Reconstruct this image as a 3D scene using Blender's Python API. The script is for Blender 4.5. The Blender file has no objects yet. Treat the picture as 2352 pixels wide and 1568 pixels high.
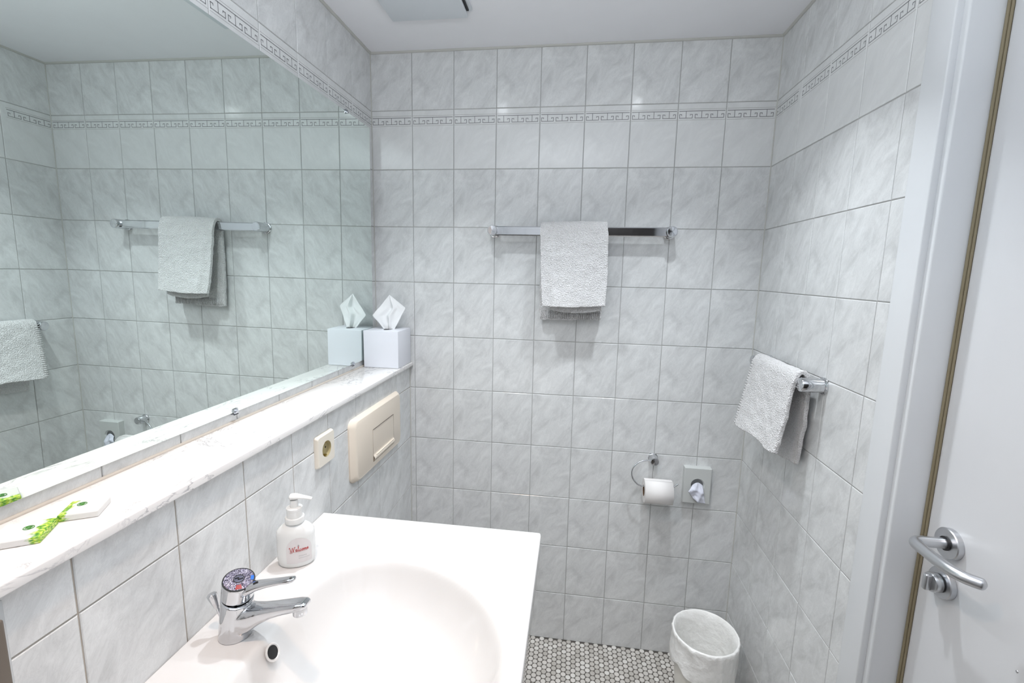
import bpy, bmesh, math, random
from math import sin, cos, pi, sqrt
from mathutils import Vector, Matrix, noise
random.seed(7)
SC = bpy.context.scene
COL = SC.collection

# ------------------------------------------------------------------ camera
cam_d = bpy.data.cameras.new('camera')
cam = bpy.data.objects.new('camera', cam_d)
COL.objects.link(cam)
R_ = Vector((0.9905983, 0.13522648, 0.02070762))
U_ = Vector((-0.04032441, 0.14398414, 0.98875806))
F_ = Vector((-0.1307247, 0.98029708, -0.14808338))
cam.matrix_world = Matrix(((R_.x, U_.x, -F_.x, 0.75002), (R_.y, U_.y, -F_.y, -1.67175),
                           (R_.z, U_.z, -F_.z, 1.45836), (0, 0, 0, 1)))
cam_d.sensor_width = 36.0
cam_d.lens = 36.0 * 1057.03 / 2352.0
cam_d.clip_start = 0.02
SC.camera = cam

# ------------------------------------------------------------------ world, lamps, exposure
w = bpy.data.worlds.new('world'); SC.world = w; w.use_nodes = True
w.node_tree.nodes['Background'].inputs[0].default_value = (0.02, 0.02, 0.02, 1)
CEIL = 2.214
def lamp(name, x, y, power, size=0.06, col=(1, 0.97, 0.93), spread=150):
    d = bpy.data.lights.new(name, 'AREA'); d.shape = 'DISK'; d.size = size
    d.energy = power; d.color = col; d.spread = math.radians(spread)
    o = bpy.data.objects.new(name, d); o.location = (x, y, CEIL - 0.004); COL.objects.link(o)
    return o
WARM = (1.0, 0.68, 0.46); COOL = (0.905, 0.955, 1.0)
lamp('ceiling_lamp', 0.39, -0.55, 2.25, 0.05, COOL, 92)
lamp('ceiling_lamp', 0.985, -0.52, 2.35, 0.05, COOL, 90)
for lx_, ly_ in ((0.39, -0.55), (0.985, -0.52)):
    lamp('ceiling_lamp_lens', lx_, ly_, 0.16, 0.03, COOL, 180).location.z = CEIL - 0.012
lamp('ceiling_lamp', 0.42, -1.30, 2.0, 0.06, WARM, 120)
lamp('ceiling_lamp', 0.985, -1.45, 0.5, 0.06, COOL, 120)
up = lamp('ceiling_fill', 0.66, -1.55, 9.5, 0.45, COOL, 180)   # added fill light aimed up to brighten the ceiling, no known fixture
up.location.z = 1.78; up.rotation_euler = (pi, 0, 0)
SC.view_settings.view_transform = 'Standard'
SC.view_settings.look = 'None'
SC.view_settings.exposure = 0.46
SC.view_settings.gamma = 1.0
SC.view_settings.use_curve_mapping = False

# ------------------------------------------------------------------ materials
def newmat(name):
    m = bpy.data.materials.new(name); m.use_nodes = True
    nt = m.node_tree; b = nt.nodes['Principled BSDF']
    return m, nt, b
def simple(name, col, rough=0.5, metal=0.0, coat=0.0, spec=0.5, sss=0.0, bump=None):
    m, nt, b = newmat(name)
    b.inputs['Base Color'].default_value = (*col, 1)
    b.inputs['Roughness'].default_value = rough
    b.inputs['Metallic'].default_value = metal
    b.inputs['Coat Weight'].default_value = coat
    b.inputs['Coat Roughness'].default_value = 0.04
    b.inputs['Specular IOR Level'].default_value = spec
    # faint procedural tone so nothing is perfectly flat
    tc = nt.nodes.new('ShaderNodeTexCoord')
    n = nt.nodes.new('ShaderNodeTexNoise'); n.inputs['Scale'].default_value = 9; n.inputs['Detail'].default_value = 3
    nt.links.new(tc.outputs['Object'], n.inputs['Vector'])
    mx = nt.nodes.new('ShaderNodeMix'); mx.data_type = 'RGBA'
    nt.links.new(n.outputs['Fac'], mx.inputs[0])
    k = 0.97
    mx.inputs[6].default_value = (col[0]*k, col[1]*k, col[2]*k, 1)
    mx.inputs[7].default_value = (min(1, col[0]*1.02), min(1, col[1]*1.02), min(1, col[2]*1.02), 1)
    nt.links.new(mx.outputs[2], b.inputs['Base Color'])
    if bump:
        bn = nt.nodes.new('ShaderNodeTexNoise'); bn.inputs['Scale'].default_value = bump[0]; bn.inputs['Detail'].default_value = 4
        nt.links.new(tc.outputs['Object'], bn.inputs['Vector'])
        bu = nt.nodes.new('ShaderNodeBump'); bu.inputs['Strength'].default_value = bump[1]; bu.inputs['Distance'].default_value = bump[2]
        nt.links.new(bn.outputs['Fac'], bu.inputs['Height']); nt.links.new(bu.outputs['Normal'], b.inputs['Normal'])
    return m
def ramp(nt, stops):
    r = nt.nodes.new('ShaderNodeValToRGB'); e = r.color_ramp.elements
    while len(e) < len(stops): e.new(0.5)
    for i, (p, c) in enumerate(stops):
        e[i].position = p; e[i].color = (*c, 1)
    return r
def tile_material(name, veins=True):
    m, nt, b = newmat(name)
    tc = nt.nodes.new('ShaderNodeTexCoord')
    mp = nt.nodes.new('ShaderNodeMapping'); mp.inputs['Rotation'].default_value = (0, math.radians(58), 0)
    mp.inputs['Scale'].default_value = (1, 1, 1)
    nt.links.new(tc.outputs['Object'], mp.inputs['Vector'])
    mp2 = nt.nodes.new('ShaderNodeMapping'); mp2.inputs['Scale'].default_value = (12, 0.0, 25)
    nt.links.new(mp.outputs['Vector'], mp2.inputs['Vector'])
    oi = nt.nodes.new('ShaderNodeObjectInfo')
    off = nt.nodes.new('ShaderNodeMath'); off.operation = 'MULTIPLY'; off.inputs[1].default_value = 2.99
    fl = nt.nodes.new('ShaderNodeMath'); fl.operation = 'FLOOR'
    nt.links.new(oi.outputs['Random'], off.inputs[0]); nt.links.new(off.outputs[0], fl.inputs[0])
    cx = nt.nodes.new('ShaderNodeCombineXYZ'); nt.links.new(fl.outputs[0], cx.inputs[1])
    ad = nt.nodes.new('ShaderNodeVectorMath'); ad.operation = 'ADD'
    nt.links.new(mp2.outputs['Vector'], ad.inputs[0]); nt.links.new(cx.outputs[0], ad.inputs[1])
    n1 = nt.nodes.new('ShaderNodeTexNoise'); n1.inputs['Scale'].default_value = 1.0; n1.inputs['Detail'].default_value = 5
    n1.inputs['Roughness'].default_value = 0.62; n1.inputs['Distortion'].default_value = 0.9
    nt.links.new(ad.outputs[0], n1.inputs['Vector'])
    n2 = nt.nodes.new('ShaderNodeTexNoise'); n2.inputs['Scale'].default_value = 2.6; n2.inputs['Detail'].default_value = 6
    n2.inputs['Roughness'].default_value = 0.7; n2.inputs['Distortion'].default_value = 1.6
    nt.links.new(ad.outputs[0], n2.inputs['Vector'])
    # ridged veins
    sb = nt.nodes.new('ShaderNodeMath'); sb.operation = 'SUBTRACT'; sb.inputs[1].default_value = 0.5
    ab = nt.nodes.new('ShaderNodeMath'); ab.operation = 'ABSOLUTE'
    nt.links.new(n2.outputs['Fac'], sb.inputs[0]); nt.links.new(sb.outputs[0], ab.inputs[0])
    vr = ramp(nt, [(0.0, (0.0,)*3), (0.045, (1,)*3)])
    nt.links.new(ab.outputs[0], vr.inputs[0])
    base = (0.765, 0.778, 0.780) if veins else (0.770, 0.782, 0.782)
    cl = ramp(nt, [(0.30, tuple(c*(0.81 if veins else 0.94) for c in base)), (0.50, tuple(c*(0.95 if veins else 0.99) for c in base)), (0.66, tuple(min(1, c*1.04) for c in base))])
    nt.links.new(n1.outputs['Fac'], cl.inputs[0])
    mx = nt.nodes.new('ShaderNodeMix'); mx.data_type = 'RGBA'; mx.blend_type = 'MULTIPLY'
    mx.inputs[0].default_value = 0.07 if veins else 0.02
    nt.links.new(cl.outputs[0], mx.inputs[6]); nt.links.new(vr.outputs[0], mx.inputs[7])
    nt.links.new(mx.outputs[2], b.inputs['Base Color'])
    b.inputs['Roughness'].default_value = 0.16
    b.inputs['Specular IOR Level'].default_value = 0.5
    wv = nt.nodes.new('ShaderNodeTexNoise'); wv.inputs['Scale'].default_value = 22; wv.inputs['Detail'].default_value = 1
    nt.links.new(tc.outputs['Object'], wv.inputs['Vector'])
    bu = nt.nodes.new('ShaderNodeBump'); bu.inputs['Strength'].default_value = 0.35; bu.inputs['Distance'].default_value = 0.0009
    nt.links.new(wv.outputs['Fac'], bu.inputs['Height']); nt.links.new(bu.outputs['Normal'], b.inputs['Normal'])
    return m
def marble_material(name):
    m, nt, b = newmat(name)
    tc = nt.nodes.new('ShaderNodeTexCoord')
    mp = nt.nodes.new('ShaderNodeMapping'); mp.inputs['Rotation'].default_value = (0, 0, math.radians(35)); mp.inputs['Scale'].default_value = (9, 4.5, 9)
    nt.links.new(tc.outputs['Object'], mp.inputs['Vector'])
    n2 = nt.nodes.new('ShaderNodeTexNoise'); n2.inputs['Scale'].default_value = 1.5; n2.inputs['Detail'].default_value = 7
    n2.inputs['Roughness'].default_value = 0.62; n2.inputs['Distortion'].default_value = 1.9
    nt.links.new(mp.outputs['Vector'], n2.inputs['Vector'])
    sb = nt.nodes.new('ShaderNodeMath'); sb.operation = 'SUBTRACT'; sb.inputs[1].default_value = 0.5
    ab = nt.nodes.new('ShaderNodeMath'); ab.operation = 'ABSOLUTE'
    nt.links.new(n2.outputs['Fac'], sb.inputs[0]); nt.links.new(sb.outputs[0], ab.inputs[0])
    vr = ramp(nt, [(0.0, (0.0,)*3), (0.022, (1,)*3)])
    nt.links.new(ab.outputs[0], vr.inputs[0])
    pm = nt.nodes.new('ShaderNodeTexNoise'); pm.inputs['Scale'].default_value = 9; pm.inputs['Detail'].default_value = 3
    nt.links.new(tc.outputs['Object'], pm.inputs['Vector'])
    pr = ramp(nt, [(0.46, (0,)*3), (0.62, (1,)*3)])
    nt.links.new(pm.outputs['Fac'], pr.inputs[0])
    iv = nt.nodes.new('ShaderNodeMath'); iv.operation = 'SUBTRACT'; iv.inputs[0].default_value = 1.0
    nt.links.new(vr.outputs[0], iv.inputs[1])
    mu = nt.nodes.new('ShaderNodeMath'); mu.operation = 'MULTIPLY'
    nt.links.new(iv.outputs[0], mu.inputs[0]); nt.links.new(pr.outputs[0], mu.inputs[1])
    mu2 = nt.nodes.new('ShaderNodeMath'); mu2.operation = 'MULTIPLY'; mu2.inputs[1].default_value = 0.85
    nt.links.new(mu.outputs[0], mu2.inputs[0])
    mx = nt.nodes.new('ShaderNodeMix'); mx.data_type = 'RGBA'
    mx.inputs[6].default_value = (0.90, 0.885, 0.875, 1); mx.inputs[7].default_value = (0.30, 0.30, 0.33, 1)
    nt.links.new(mu2.outputs[0], mx.inputs[0]); nt.links.new(mx.outputs[2], b.inputs['Base Color'])
    b.inputs['Roughness'].default_value = 0.18
    return m
def terry_material(name):
    m, nt, b = newmat(name)
    tc = nt.nodes.new('ShaderNodeTexCoord')
    n = nt.nodes.new('ShaderNodeTexNoise'); n.inputs['Scale'].default_value = 330; n.inputs['Detail'].default_value = 3
    n2 = nt.nodes.new('ShaderNodeTexVoronoi'); n2.inputs['Scale'].default_value = 300
    nt.links.new(tc.outputs['Object'], n.inputs['Vector']); nt.links.new(tc.outputs['Object'], n2.inputs['Vector'])
    ad = nt.nodes.new('ShaderNodeMath'); ad.operation = 'ADD'
    nt.links.new(n.outputs['Fac'], ad.inputs[0]); nt.links.new(n2.outputs['Distance'], ad.inputs[1])
    bu = nt.nodes.new('ShaderNodeBump'); bu.inputs['Strength'].default_value = 0.85; bu.inputs['Distance'].default_value = 0.0032
    nt.links.new(ad.outputs[0], bu.inputs['Height']); nt.links.new(bu.outputs['Normal'], b.inputs['Normal'])
    r = ramp(nt, [(0.3, (0.64, 0.635, 0.635)), (0.65, (0.80, 0.795, 0.80))])
    nt.links.new(n.outputs['Fac'], r.inputs[0]); nt.links.new(r.outputs[0], b.inputs['Base Color'])
    b.inputs['Roughness'].default_value = 0.95; b.inputs['Specular IOR Level'].default_value = 0.1
    b.inputs['Sheen Weight'].default_value = 0.25
    return m
def mosaic_material(name, tone):
    return simple(name, tone, 0.30, bump=(120, 0.2, 0.0004))
def wrapper_material(name, side):
    # printed paper: white with a leaf-green printed border on chosen sides (object x,y in -0.5..0.5)
    m, nt, b = newmat(name)
    tc = nt.nodes.new('ShaderNodeTexCoord')
    sep = nt.nodes.new('ShaderNodeSeparateXYZ'); nt.links.new(tc.outputs['Generated'], sep.inputs[0])
    n = nt.nodes.new('ShaderNodeTexNoise'); n.inputs['Scale'].default_value = 5; n.inputs['Detail'].default_value = 4
    nt.links.new(tc.outputs['Generated'], n.inputs['Vector'])
    ns = nt.nodes.new('ShaderNodeMath'); ns.operation = 'MULTIPLY_ADD'; ns.inputs[1].default_value = 0.55; ns.inputs[2].default_value = -0.27
    nt.links.new(n.outputs['Fac'], ns.inputs[0])
    a = nt.nodes.new('ShaderNodeMath'); a.operation = 'ADD'
    nt.links.new(sep.outputs[0], a.inputs[0]); nt.links.new(ns.outputs[0], a.inputs[1])
    if side < 0:
        r = ramp(nt, [(0.17, (1,)*3), (0.24, (0,)*3)])
    else:
        r = ramp(nt, [(0.78, (0,)*3), (0.86, (1,)*3)])
    nt.links.new(a.outputs[0], r.inputs[0])
    n3 = nt.nodes.new('ShaderNodeTexNoise'); n3.inputs['Scale'].default_value = 9; n3.inputs['Detail'].default_value = 2
    nt.links.new(tc.outputs['Generated'], n3.inputs['Vector'])
    g = ramp(nt, [(0.33, (0.03, 0.20, 0.02)), (0.47, (0.20, 0.46, 0.05)), (0.57, (0.62, 0.72, 0.05)), (0.68, (0.65, 0.80, 0.45))])
    nt.links.new(n3.outputs['Fac'], g.inputs[0])
    mx = nt.nodes.new('ShaderNodeMix'); mx.data_type = 'RGBA'
    nt.links.new(r.outputs[0], mx.inputs[0]); mx.inputs[6].default_value = (0.74, 0.74, 0.735, 1)
    nt.links.new(g.outputs[0], mx.inputs[7]); nt.links.new(mx.outputs[2], b.inputs['Base Color'])
    b.inputs['Roughness'].default_value = 0.45
    return m
def cap_material(name):
    m, nt, b = newmat(name)
    tc = nt.nodes.new('ShaderNodeTexCoord')
    v = nt.nodes.new('ShaderNodeTexVoronoi'); v.inputs['Scale'].default_value = 620
    nt.links.new(tc.outputs['Object'], v.inputs['Vector'])
    r = ramp(nt, [(0.15, (0.03, 0.025, 0.05)), (0.45, (0.20, 0.18, 0.25)), (0.85, (0.50, 0.47, 0.56))])
    nt.links.new(v.outputs['Color'], r.inputs[0]); nt.links.new(r.outputs[0], b.inputs['Base Color'])
    b.inputs['Metallic'].default_value = 0.55; b.inputs['Roughness'].default_value = 0.18
    bu = nt.nodes.new('ShaderNodeBump'); bu.inputs['Strength'].default_value = 0.6; bu.inputs['Distance'].default_value = 0.001
    nt.links.new(v.outputs['Distance'], bu.inputs['Height']); nt.links.new(bu.outputs['Normal'], b.inputs['Normal'])
    return m
def tiledwall_material(name):
    m, nt, b = newmat(name)
    tc = nt.nodes.new('ShaderNodeTexCoord')
    sp = nt.nodes.new('ShaderNodeSeparateXYZ'); nt.links.new(tc.outputs['Object'], sp.inputs[0])
    ad = nt.nodes.new('ShaderNodeMath'); ad.operation = 'ADD'
    nt.links.new(sp.outputs[0], ad.inputs[0]); nt.links.new(sp.outputs[1], ad.inputs[1])
    cb = nt.nodes.new('ShaderNodeCombineXYZ'); nt.links.new(ad.outputs[0], cb.inputs[0]); nt.links.new(sp.outputs[2], cb.inputs[1])
    br = nt.nodes.new('ShaderNodeTexBrick'); br.offset = 0; br.squash = 1
    br.inputs['Scale'].default_value = 1; br.inputs['Brick Width'].default_value = 0.152; br.inputs['Row Height'].default_value = 0.2018
    br.inputs['Mortar Size'].default_value = 0.0012
    br.inputs['Color1'].default_value = (0.76, 0.775, 0.78, 1); br.inputs['Color2'].default_value = (0.74, 0.75, 0.76, 1)
    br.inputs['Mortar'].default_value = (0.38, 0.38, 0.37, 1)
    nt.links.new(cb.outputs[0], br.inputs['Vector']); nt.links.new(br.outputs['Color'], b.inputs['Base Color'])
    b.inputs['Roughness'].default_value = 0.2
    return m

M = {}
M['tile'] = tile_material('tile_glaze', True)
M['decor'] = tile_material('decor_tile_glaze', False)
M['print'] = simple('meander_print', (0.26, 0.265, 0.27), 0.2)
M['print2'] = simple('meander_thin_line', (0.40, 0.38, 0.38), 0.2)
M['grout'] = simple('grout', (0.44, 0.44, 0.435), 0.85)
M['grout_warm'] = simple('grout_warm', (0.46, 0.42, 0.37), 0.85)
M['grout_dark'] = simple('floor_grout', (0.115, 0.105, 0.095), 0.9)
M['sealant'] = simple('sealant', (0.56, 0.56, 0.53), 0.45)
M['sealant_warm'] = simple('sealant_yellowed', (0.56, 0.51, 0.45), 0.5)
M['ceiling'] = simple('ceiling_paint', (0.90, 0.905, 0.935), 0.8, bump=(30, 0.1, 0.001))
M['plaster'] = simple('plaster', (0.7, 0.7, 0.7), 0.8)
M['tiledwall'] = tiledwall_material('tiled_wall_far')
M['marble'] = marble_material('marble')
M['ceramic'] = simple('sanitary_ceramic', (0.72, 0.705, 0.695), 0.10, coat=0.3)
M['chrome'] = simple('chrome', (0.66, 0.67, 0.69), 0.05, 1.0)
M['chrome_dull'] = simple('brushed_chrome', (0.52, 0.54, 0.58), 0.22, 1.0)
M['steel'] = simple('satin_aluminium', (0.62, 0.63, 0.65), 0.30, 1.0)
M['black'] = simple('black_plastic', (0.01, 0.01, 0.011), 0.4)
M['beige'] = simple('beige_plastic', (0.84, 0.75, 0.64), 0.32)
M['cream'] = simple('cream_plastic', (0.80, 0.75, 0.66), 0.30)
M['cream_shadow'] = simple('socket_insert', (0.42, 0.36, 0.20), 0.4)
M['brass'] = simple('brass_contact', (0.45, 0.33, 0.10), 0.3, 1.0)
M['terry'] = terry_material('white_terry')
M['paper'] = simple('toilet_paper', (0.84, 0.82, 0.81), 0.9, spec=0.1, bump=(300, 0.2, 0.0006))
M['tissue'] = simple('tissue_paper', (0.88, 0.89, 0.90), 0.9, spec=0.1, bump=(200, 0.2, 0.0006))
M['card'] = simple('cardboard', (0.16, 0.09, 0.05), 0.9)
M['boxwhite'] = simple('box_lacquer', (0.80, 0.82, 0.88), 0.32)
M['whiteplastic'] = simple('grey_white_plastic', (0.62, 0.64, 0.63), 0.35)
M['bag'] = simple('hygiene_bag', (0.74, 0.76, 0.86), 0.5, bump=(70, 0.4, 0.002))
M['doorwhite'] = simple('door_laminate', (0.76, 0.77, 0.79), 0.30)
M['framewhite'] = simple('frame_lacquer', (0.74, 0.76, 0.78), 0.28)
M['seal'] = simple('door_gasket', (0.26, 0.22, 0.14), 0.6)
M['bottle'] = simple('soap_bottle_plastic', (0.83, 0.84, 0.83), 0.22)
M['label'] = simple('soap_label', (0.74, 0.71, 0.71), 0.35)
M['red'] = simple('red_ink', (0.55, 0.04, 0.04), 0.4)
M['pink'] = simple('faded_red_ink', (0.72, 0.36, 0.36), 0.4)
M['greyink'] = simple('grey_ink', (0.40, 0.40, 0.40), 0.4)
M['greenink'] = simple('green_ink', (0.06, 0.28, 0.03), 0.5)
M['liner'] = simple('bin_liner', (0.93, 0.93, 0.91), 0.28, bump=(38, 0.8, 0.006))
M['bin'] = simple('bin_plastic', (0.88, 0.86, 0.80), 0.35)
M['taupe'] = simple('taupe_profile', (0.15, 0.125, 0.10), 0.5)
M['alu'] = simple('aluminium_profile', (0.55, 0.57, 0.58), 0.35, 0.6)
M['cap'] = cap_material('faceted_cap')
M['hot'] = simple('red_marker', (0.36, 0.05, 0.05), 0.25)
M['cold'] = simple('blue_marker', (0.03, 0.16, 0.65), 0.25)
M['emblem'] = simple('emblem_grey', (0.16, 0.16, 0.22), 0.3, 0.6)
M['wrapA'] = wrapper_material('soap_wrapper_front', 1)
M['wrapB'] = wrapper_material('soap_wrapper_back', -1)
M['fan'] = simple('fan_cover_plastic', (0.72, 0.76, 0.80), 0.4)
mm, nt, b = newmat('mirror_glass')
b.inputs['Metallic'].default_value = 1; b.inputs['Roughness'].default_value = 0.0
b.inputs['Base Color'].default_value = (0.83, 0.905, 0.875, 1)
M['mirror'] = mm
M['glass_edge'] = simple('mirror_edge', (0.10, 0.14, 0.13), 0.15)
for i, t in enumerate([(0.60, 0.575, 0.54), (0.54, 0.515, 0.48), (0.66, 0.63, 0.595), (0.49, 0.465, 0.43), (0.71, 0.69, 0.655)]):
    M['mos%d' % i] = mosaic_material('mosaic_tone', t)

# ------------------------------------------------------------------ helpers
def link(o, parent=None):
    COL.objects.link(o)
    if parent is not None: o.parent = parent
    return o
def mesh_obj(name, verts, faces, mats, parent=None, smooth=False, fmat=None):
    me = bpy.data.meshes.new(name)
    me.from_pydata([tuple(v) for v in verts], [], faces); me.update()
    if not isinstance(mats, (list, tuple)): mats = [mats]
    for m in mats: me.materials.append(m)
    if fmat is not None:
        me.polygons.foreach_set('material_index', fmat)
    if smooth: me.polygons.foreach_set('use_smooth', [True]*len(me.polygons))
    bm = bmesh.new(); bm.from_mesh(me); bmesh.ops.recalc_face_normals(bm, faces=bm.faces); bm.to_mesh(me); bm.free()
    o = bpy.data.objects.new(name, me)
    return link(o, parent)
def bm_obj(name, bm, mats, parent=None, smooth=False, autosmooth=None):
    me = bpy.data.meshes.new(name)
    bmesh.ops.recalc_face_normals(bm, faces=bm.faces)
    if smooth:
        for f in bm.faces: f.smooth = True
        if autosmooth is not None:
            for e in bm.edges:
                if len(e.link_faces) == 2 and e.calc_face_angle(0) > autosmooth: e.smooth = False
    bm.to_mesh(me); bm.free()
    if not isinstance(mats, (list, tuple)): mats = [mats]
    for m in mats: me.materials.append(m)
    return link(bpy.data.objects.new(name, me), parent)
def thing(name, label, cat, loc=(0, 0, 0), group=None):
    o = bpy.data.objects.new(name, None); o.empty_display_size = 0.02; o.location = loc
    COL.objects.link(o); o['label'] = label; o['category'] = cat
    if group: o['group'] = group
    return o
def tag(o, label, cat, group=None):
    o['label'] = label; o['category'] = cat
    if group: o['group'] = group
    return o
def struct(o): o['kind'] = 'structure'; return o
def adopt(parent, *objs):
    """parent world-space meshes under an empty placed at its base"""
    for o in objs:
        o.parent = parent
        o.matrix_parent_inverse = Matrix.Translation(parent.location).inverted()
def box_bm(bm, x0, x1, y0, y1, z0, z1):
    v = [bm.verts.new(p) for p in [(x0,y0,z0),(x1,y0,z0),(x1,y1,z0),(x0,y1,z0),(x0,y0,z1),(x1,y0,z1),(x1,y1,z1),(x0,y1,z1)]]
    fs = [(0,3,2,1),(4,5,6,7),(0,1,5,4),(1,2,6,5),(2,3,7,6),(3,0,4,7)]
    return [bm.faces.new([v[i] for i in f]) for f in fs], v
def box(name, x0, x1, y0, y1, z0, z1, mat, parent=None, bevel=0, segs=3):
    bm = bmesh.new(); box_bm(bm, min(x0,x1), max(x0,x1), min(y0,y1), max(y0,y1), min(z0,z1), max(z0,z1))
    if bevel:
        bmesh.ops.bevel(bm, geom=list(bm.edges), offset=bevel, segments=segs, affect='EDGES', profile=0.5)
    return bm_obj(name, bm, mat, parent, smooth=bool(bevel), autosmooth=math.radians(50) if bevel else None)
def frame_of(axis):
    a = Vector(axis).normalized()
    t = Vector((0, 0, 1)) if abs(a.z) < 0.9 else Vector((1, 0, 0))
    u = a.cross(t).normalized(); v = a.cross(u).normalized()
    return a, u, v
def lathe_bm(bm, profile, origin, axis=(0, 0, 1), n=40, cap0=True, cap1=True, sx=1.0, sy=1.0, uv=None):
    a, u, v = frame_of(axis)
    if uv: u, v = Vector(uv[0]), Vector(uv[1])
    o = Vector(origin); rings = []
    for r, h in profile:
        rings.append([bm.verts.new(o + a*h + u*(r*sx*cos(2*pi*k/n)) + v*(r*sy*sin(2*pi*k/n))) for k in range(n)])
    for i in range(len(rings)-1):
        for k in range(n):
            bm.faces.new((rings[i][k], rings[i][(k+1) % n], rings[i+1][(k+1) % n], rings[i+1][k]))
    if cap0: bm.faces.new(rings[0])
    if cap1: bm.faces.new(rings[-1])
    return rings
def lathe(name, profile, origin, axis, mat, parent=None, n=40, sm=True, cap0=True, cap1=True, ang=35, **k):
    bm = bmesh.new(); lathe_bm(bm, profile, origin, axis, n, cap0, cap1, **k)
    return bm_obj(name, bm, mat, parent, smooth=sm, autosmooth=math.radians(ang))
def catmull(pts, sub=8):
    P = [Vector(p) for p in pts]; P = [P[0]*2-P[1]] + P + [P[-1]*2-P[-2]]; out = []
    for i in range(1, len(P)-2):
        for s in range(sub):
            t = s/sub
            out.append(0.5*((2*P[i]) + (-P[i-1]+P[i+1])*t + (2*P[i-1]-5*P[i]+4*P[i+1]-P[i+2])*t*t + (-P[i-1]+3*P[i]-3*P[i+1]+P[i+2])*t**3))
    out.append(P[-2]); return out
def tube_bm(bm, path, r, n=12, flat=1.0):
    pts = [Vector(p) for p in path]; rings = []; up = None
    for i, p in enumerate(pts):
        t = (pts[min(i+1, len(pts)-1)] - pts[max(i-1, 0)]).normalized()
        if up is None:
            up = Vector((0, 0, 1)) if abs(t.z) < 0.9 else Vector((1, 0, 0))
        u = t.cross(up).normalized(); v = u.cross(t).normalized(); up = v
        rr = r(i/(len(pts)-1)) if callable(r) else r
        rings.append([bm.verts.new(p + u*(rr*cos(2*pi*k/n)) + v*(rr*flat*sin(2*pi*k/n))) for k in range(n)])
    for i in range(len(rings)-1):
        for k in range(n):
            bm.faces.new((rings[i][k], rings[i][(k+1) % n], rings[i+1][(k+1) % n], rings[i+1][k]))
    bm.faces.new(rings[0]); bm.faces.new(rings[-1])
def tube(name, path, r, mat, parent=None, n=12, flat=1.0):
    bm = bmesh.new(); tube_bm(bm, path, r, n, flat)
    return bm_obj(name, bm, mat, parent, smooth=True, autosmooth=math.radians(60))
def interp(xs, ys, x):
    if x <= xs[0]: return ys[0]
    for i in range(len(xs)-1):
        if x <= xs[i+1]:
            t = (x-xs[i])/(xs[i+1]-xs[i]); t = t*t*(3-2*t) if False else t
            return ys[i]*(1-t)+ys[i+1]*t
    return ys[-1]

# ------------------------------------------------------------------ room geometry
W = 1.3697; PW = 0.152; PH = 0.2018; ZT = 2.222
BASTOP = 0.8385
PRE = 0.132           # face of the boxed-out lower left wall
SHZ = 1.112           # marble shelf top
REAR = -2.30
rowz = [CEIL] + [ZT - j*PH for j in range(1, 11)] + [0.0]

J = 0.0011; BEV = 0.0012; GR = 0.0016
tile_cache = {}
def tile_mesh(wd, ht, decor=False, x0=0.0):
    """tile facing -Y in its own XZ plane; origin at the top left corner of the cell; x0 = part of the print cut off"""
    key = (round(wd, 4), round(ht, 4), decor, round(x0, 4))
    if key in tile_cache: return tile_cache[key]
    a, b_, c, d = J, wd-J, -ht+J, -J
    e = BEV; V = []; F = []; FM = []
    V += [(a,0.004,c),(b_,0.004,c),(b_,0.004,d),(a,0.004,d)]
    V += [(a,e*0.8,c),(b_,e*0.8,c),(b_,e*0.8,d),(a,e*0.8,d)]
    V += [(a+e,0,c+e),(b_-e,0,c+e),(b_-e,0,d-e),(a+e,0,d-e)]
    for k in range(4):
        F.append((k, (k+1) % 4, 4+(k+1) % 4, 4+k)); FM.append(0)
        F.append((4+k, 4+(k+1) % 4, 8+(k+1) % 4, 8+k)); FM.append(0)
    F.append((8, 9, 10, 11)); FM.append(0)
    if decor:
        def q(xa, xb, za, zb, mi):
            xa -= x0; xb -= x0
            xa = max(xa, a+e); xb = min(xb, b_-e)
            if xb <= xa: return
            n = len(V); y = -0.00015
            V.extend([(xa, y, za), (xb, y, za), (xb, y, zb), (xa, y, zb)]); F.append((n, n+1, n+2, n+3)); FM.append(mi)
        q(0.002, 0.150, -0.0196, -0.0186, 2)
        q(0.004, 0.148, -0.0262, -0.0240, 1)
        q(0.002, 0.150, -0.0532, -0.0523, 2)
        mw = 0.0492
        for i in range(3):
            X = 0.0045 + i*mw; s = 0.0020
            xa, xb = X, X+0.0425
            xm = X + 0.0205
            q(xa, xb, -0.0478, -0.0458, 1)             # base
            q(xa, xa+s, -0.0478, -0.0345, 1)           # left upright
            q(xb-s, xb, -0.0478, -0.0345, 1)           # right upright
            q(xa, xa+0.0085, -0.0365, -0.0345, 1)      # left hook
            q(xb-0.0085, xb, -0.0365, -0.0345, 1)      # right hook
            q(xa+0.0067, xa+0.0085, -0.0395, -0.0345, 1)
            q(xb-0.0085, xb-0.0067, -0.0395, -0.0345, 1)
            q(xm, xm+s, -0.0478, -0.0240, 1)           # stem
    me = bpy.data.meshes.new('decor_tile' if decor else 'tile')
    me.from_pydata(V, [], F); me.update()
    for m in ((M['decor'], M['print'], M['print2']) if decor else (M['tile'],)): me.materials.append(m)
    me.polygons.foreach_set('material_index', FM)
    tile_cache[key] = me
    return me
def put_tile(parent, me, loc, rz=0.0):
    o = bpy.data.objects.new('tile', me); o.location = loc; o.rotation_euler = (0, 0, rz)
    COL.objects.link(o); o.parent = parent
    return o
def jit(): return random.uniform(-0.00025, 0.00025)

# floor
floor = struct(box('floor', -0.2, 1.60, REAR-0.1, 0.1, -0.08, -0.0005, M['grout_dark']))
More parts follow.
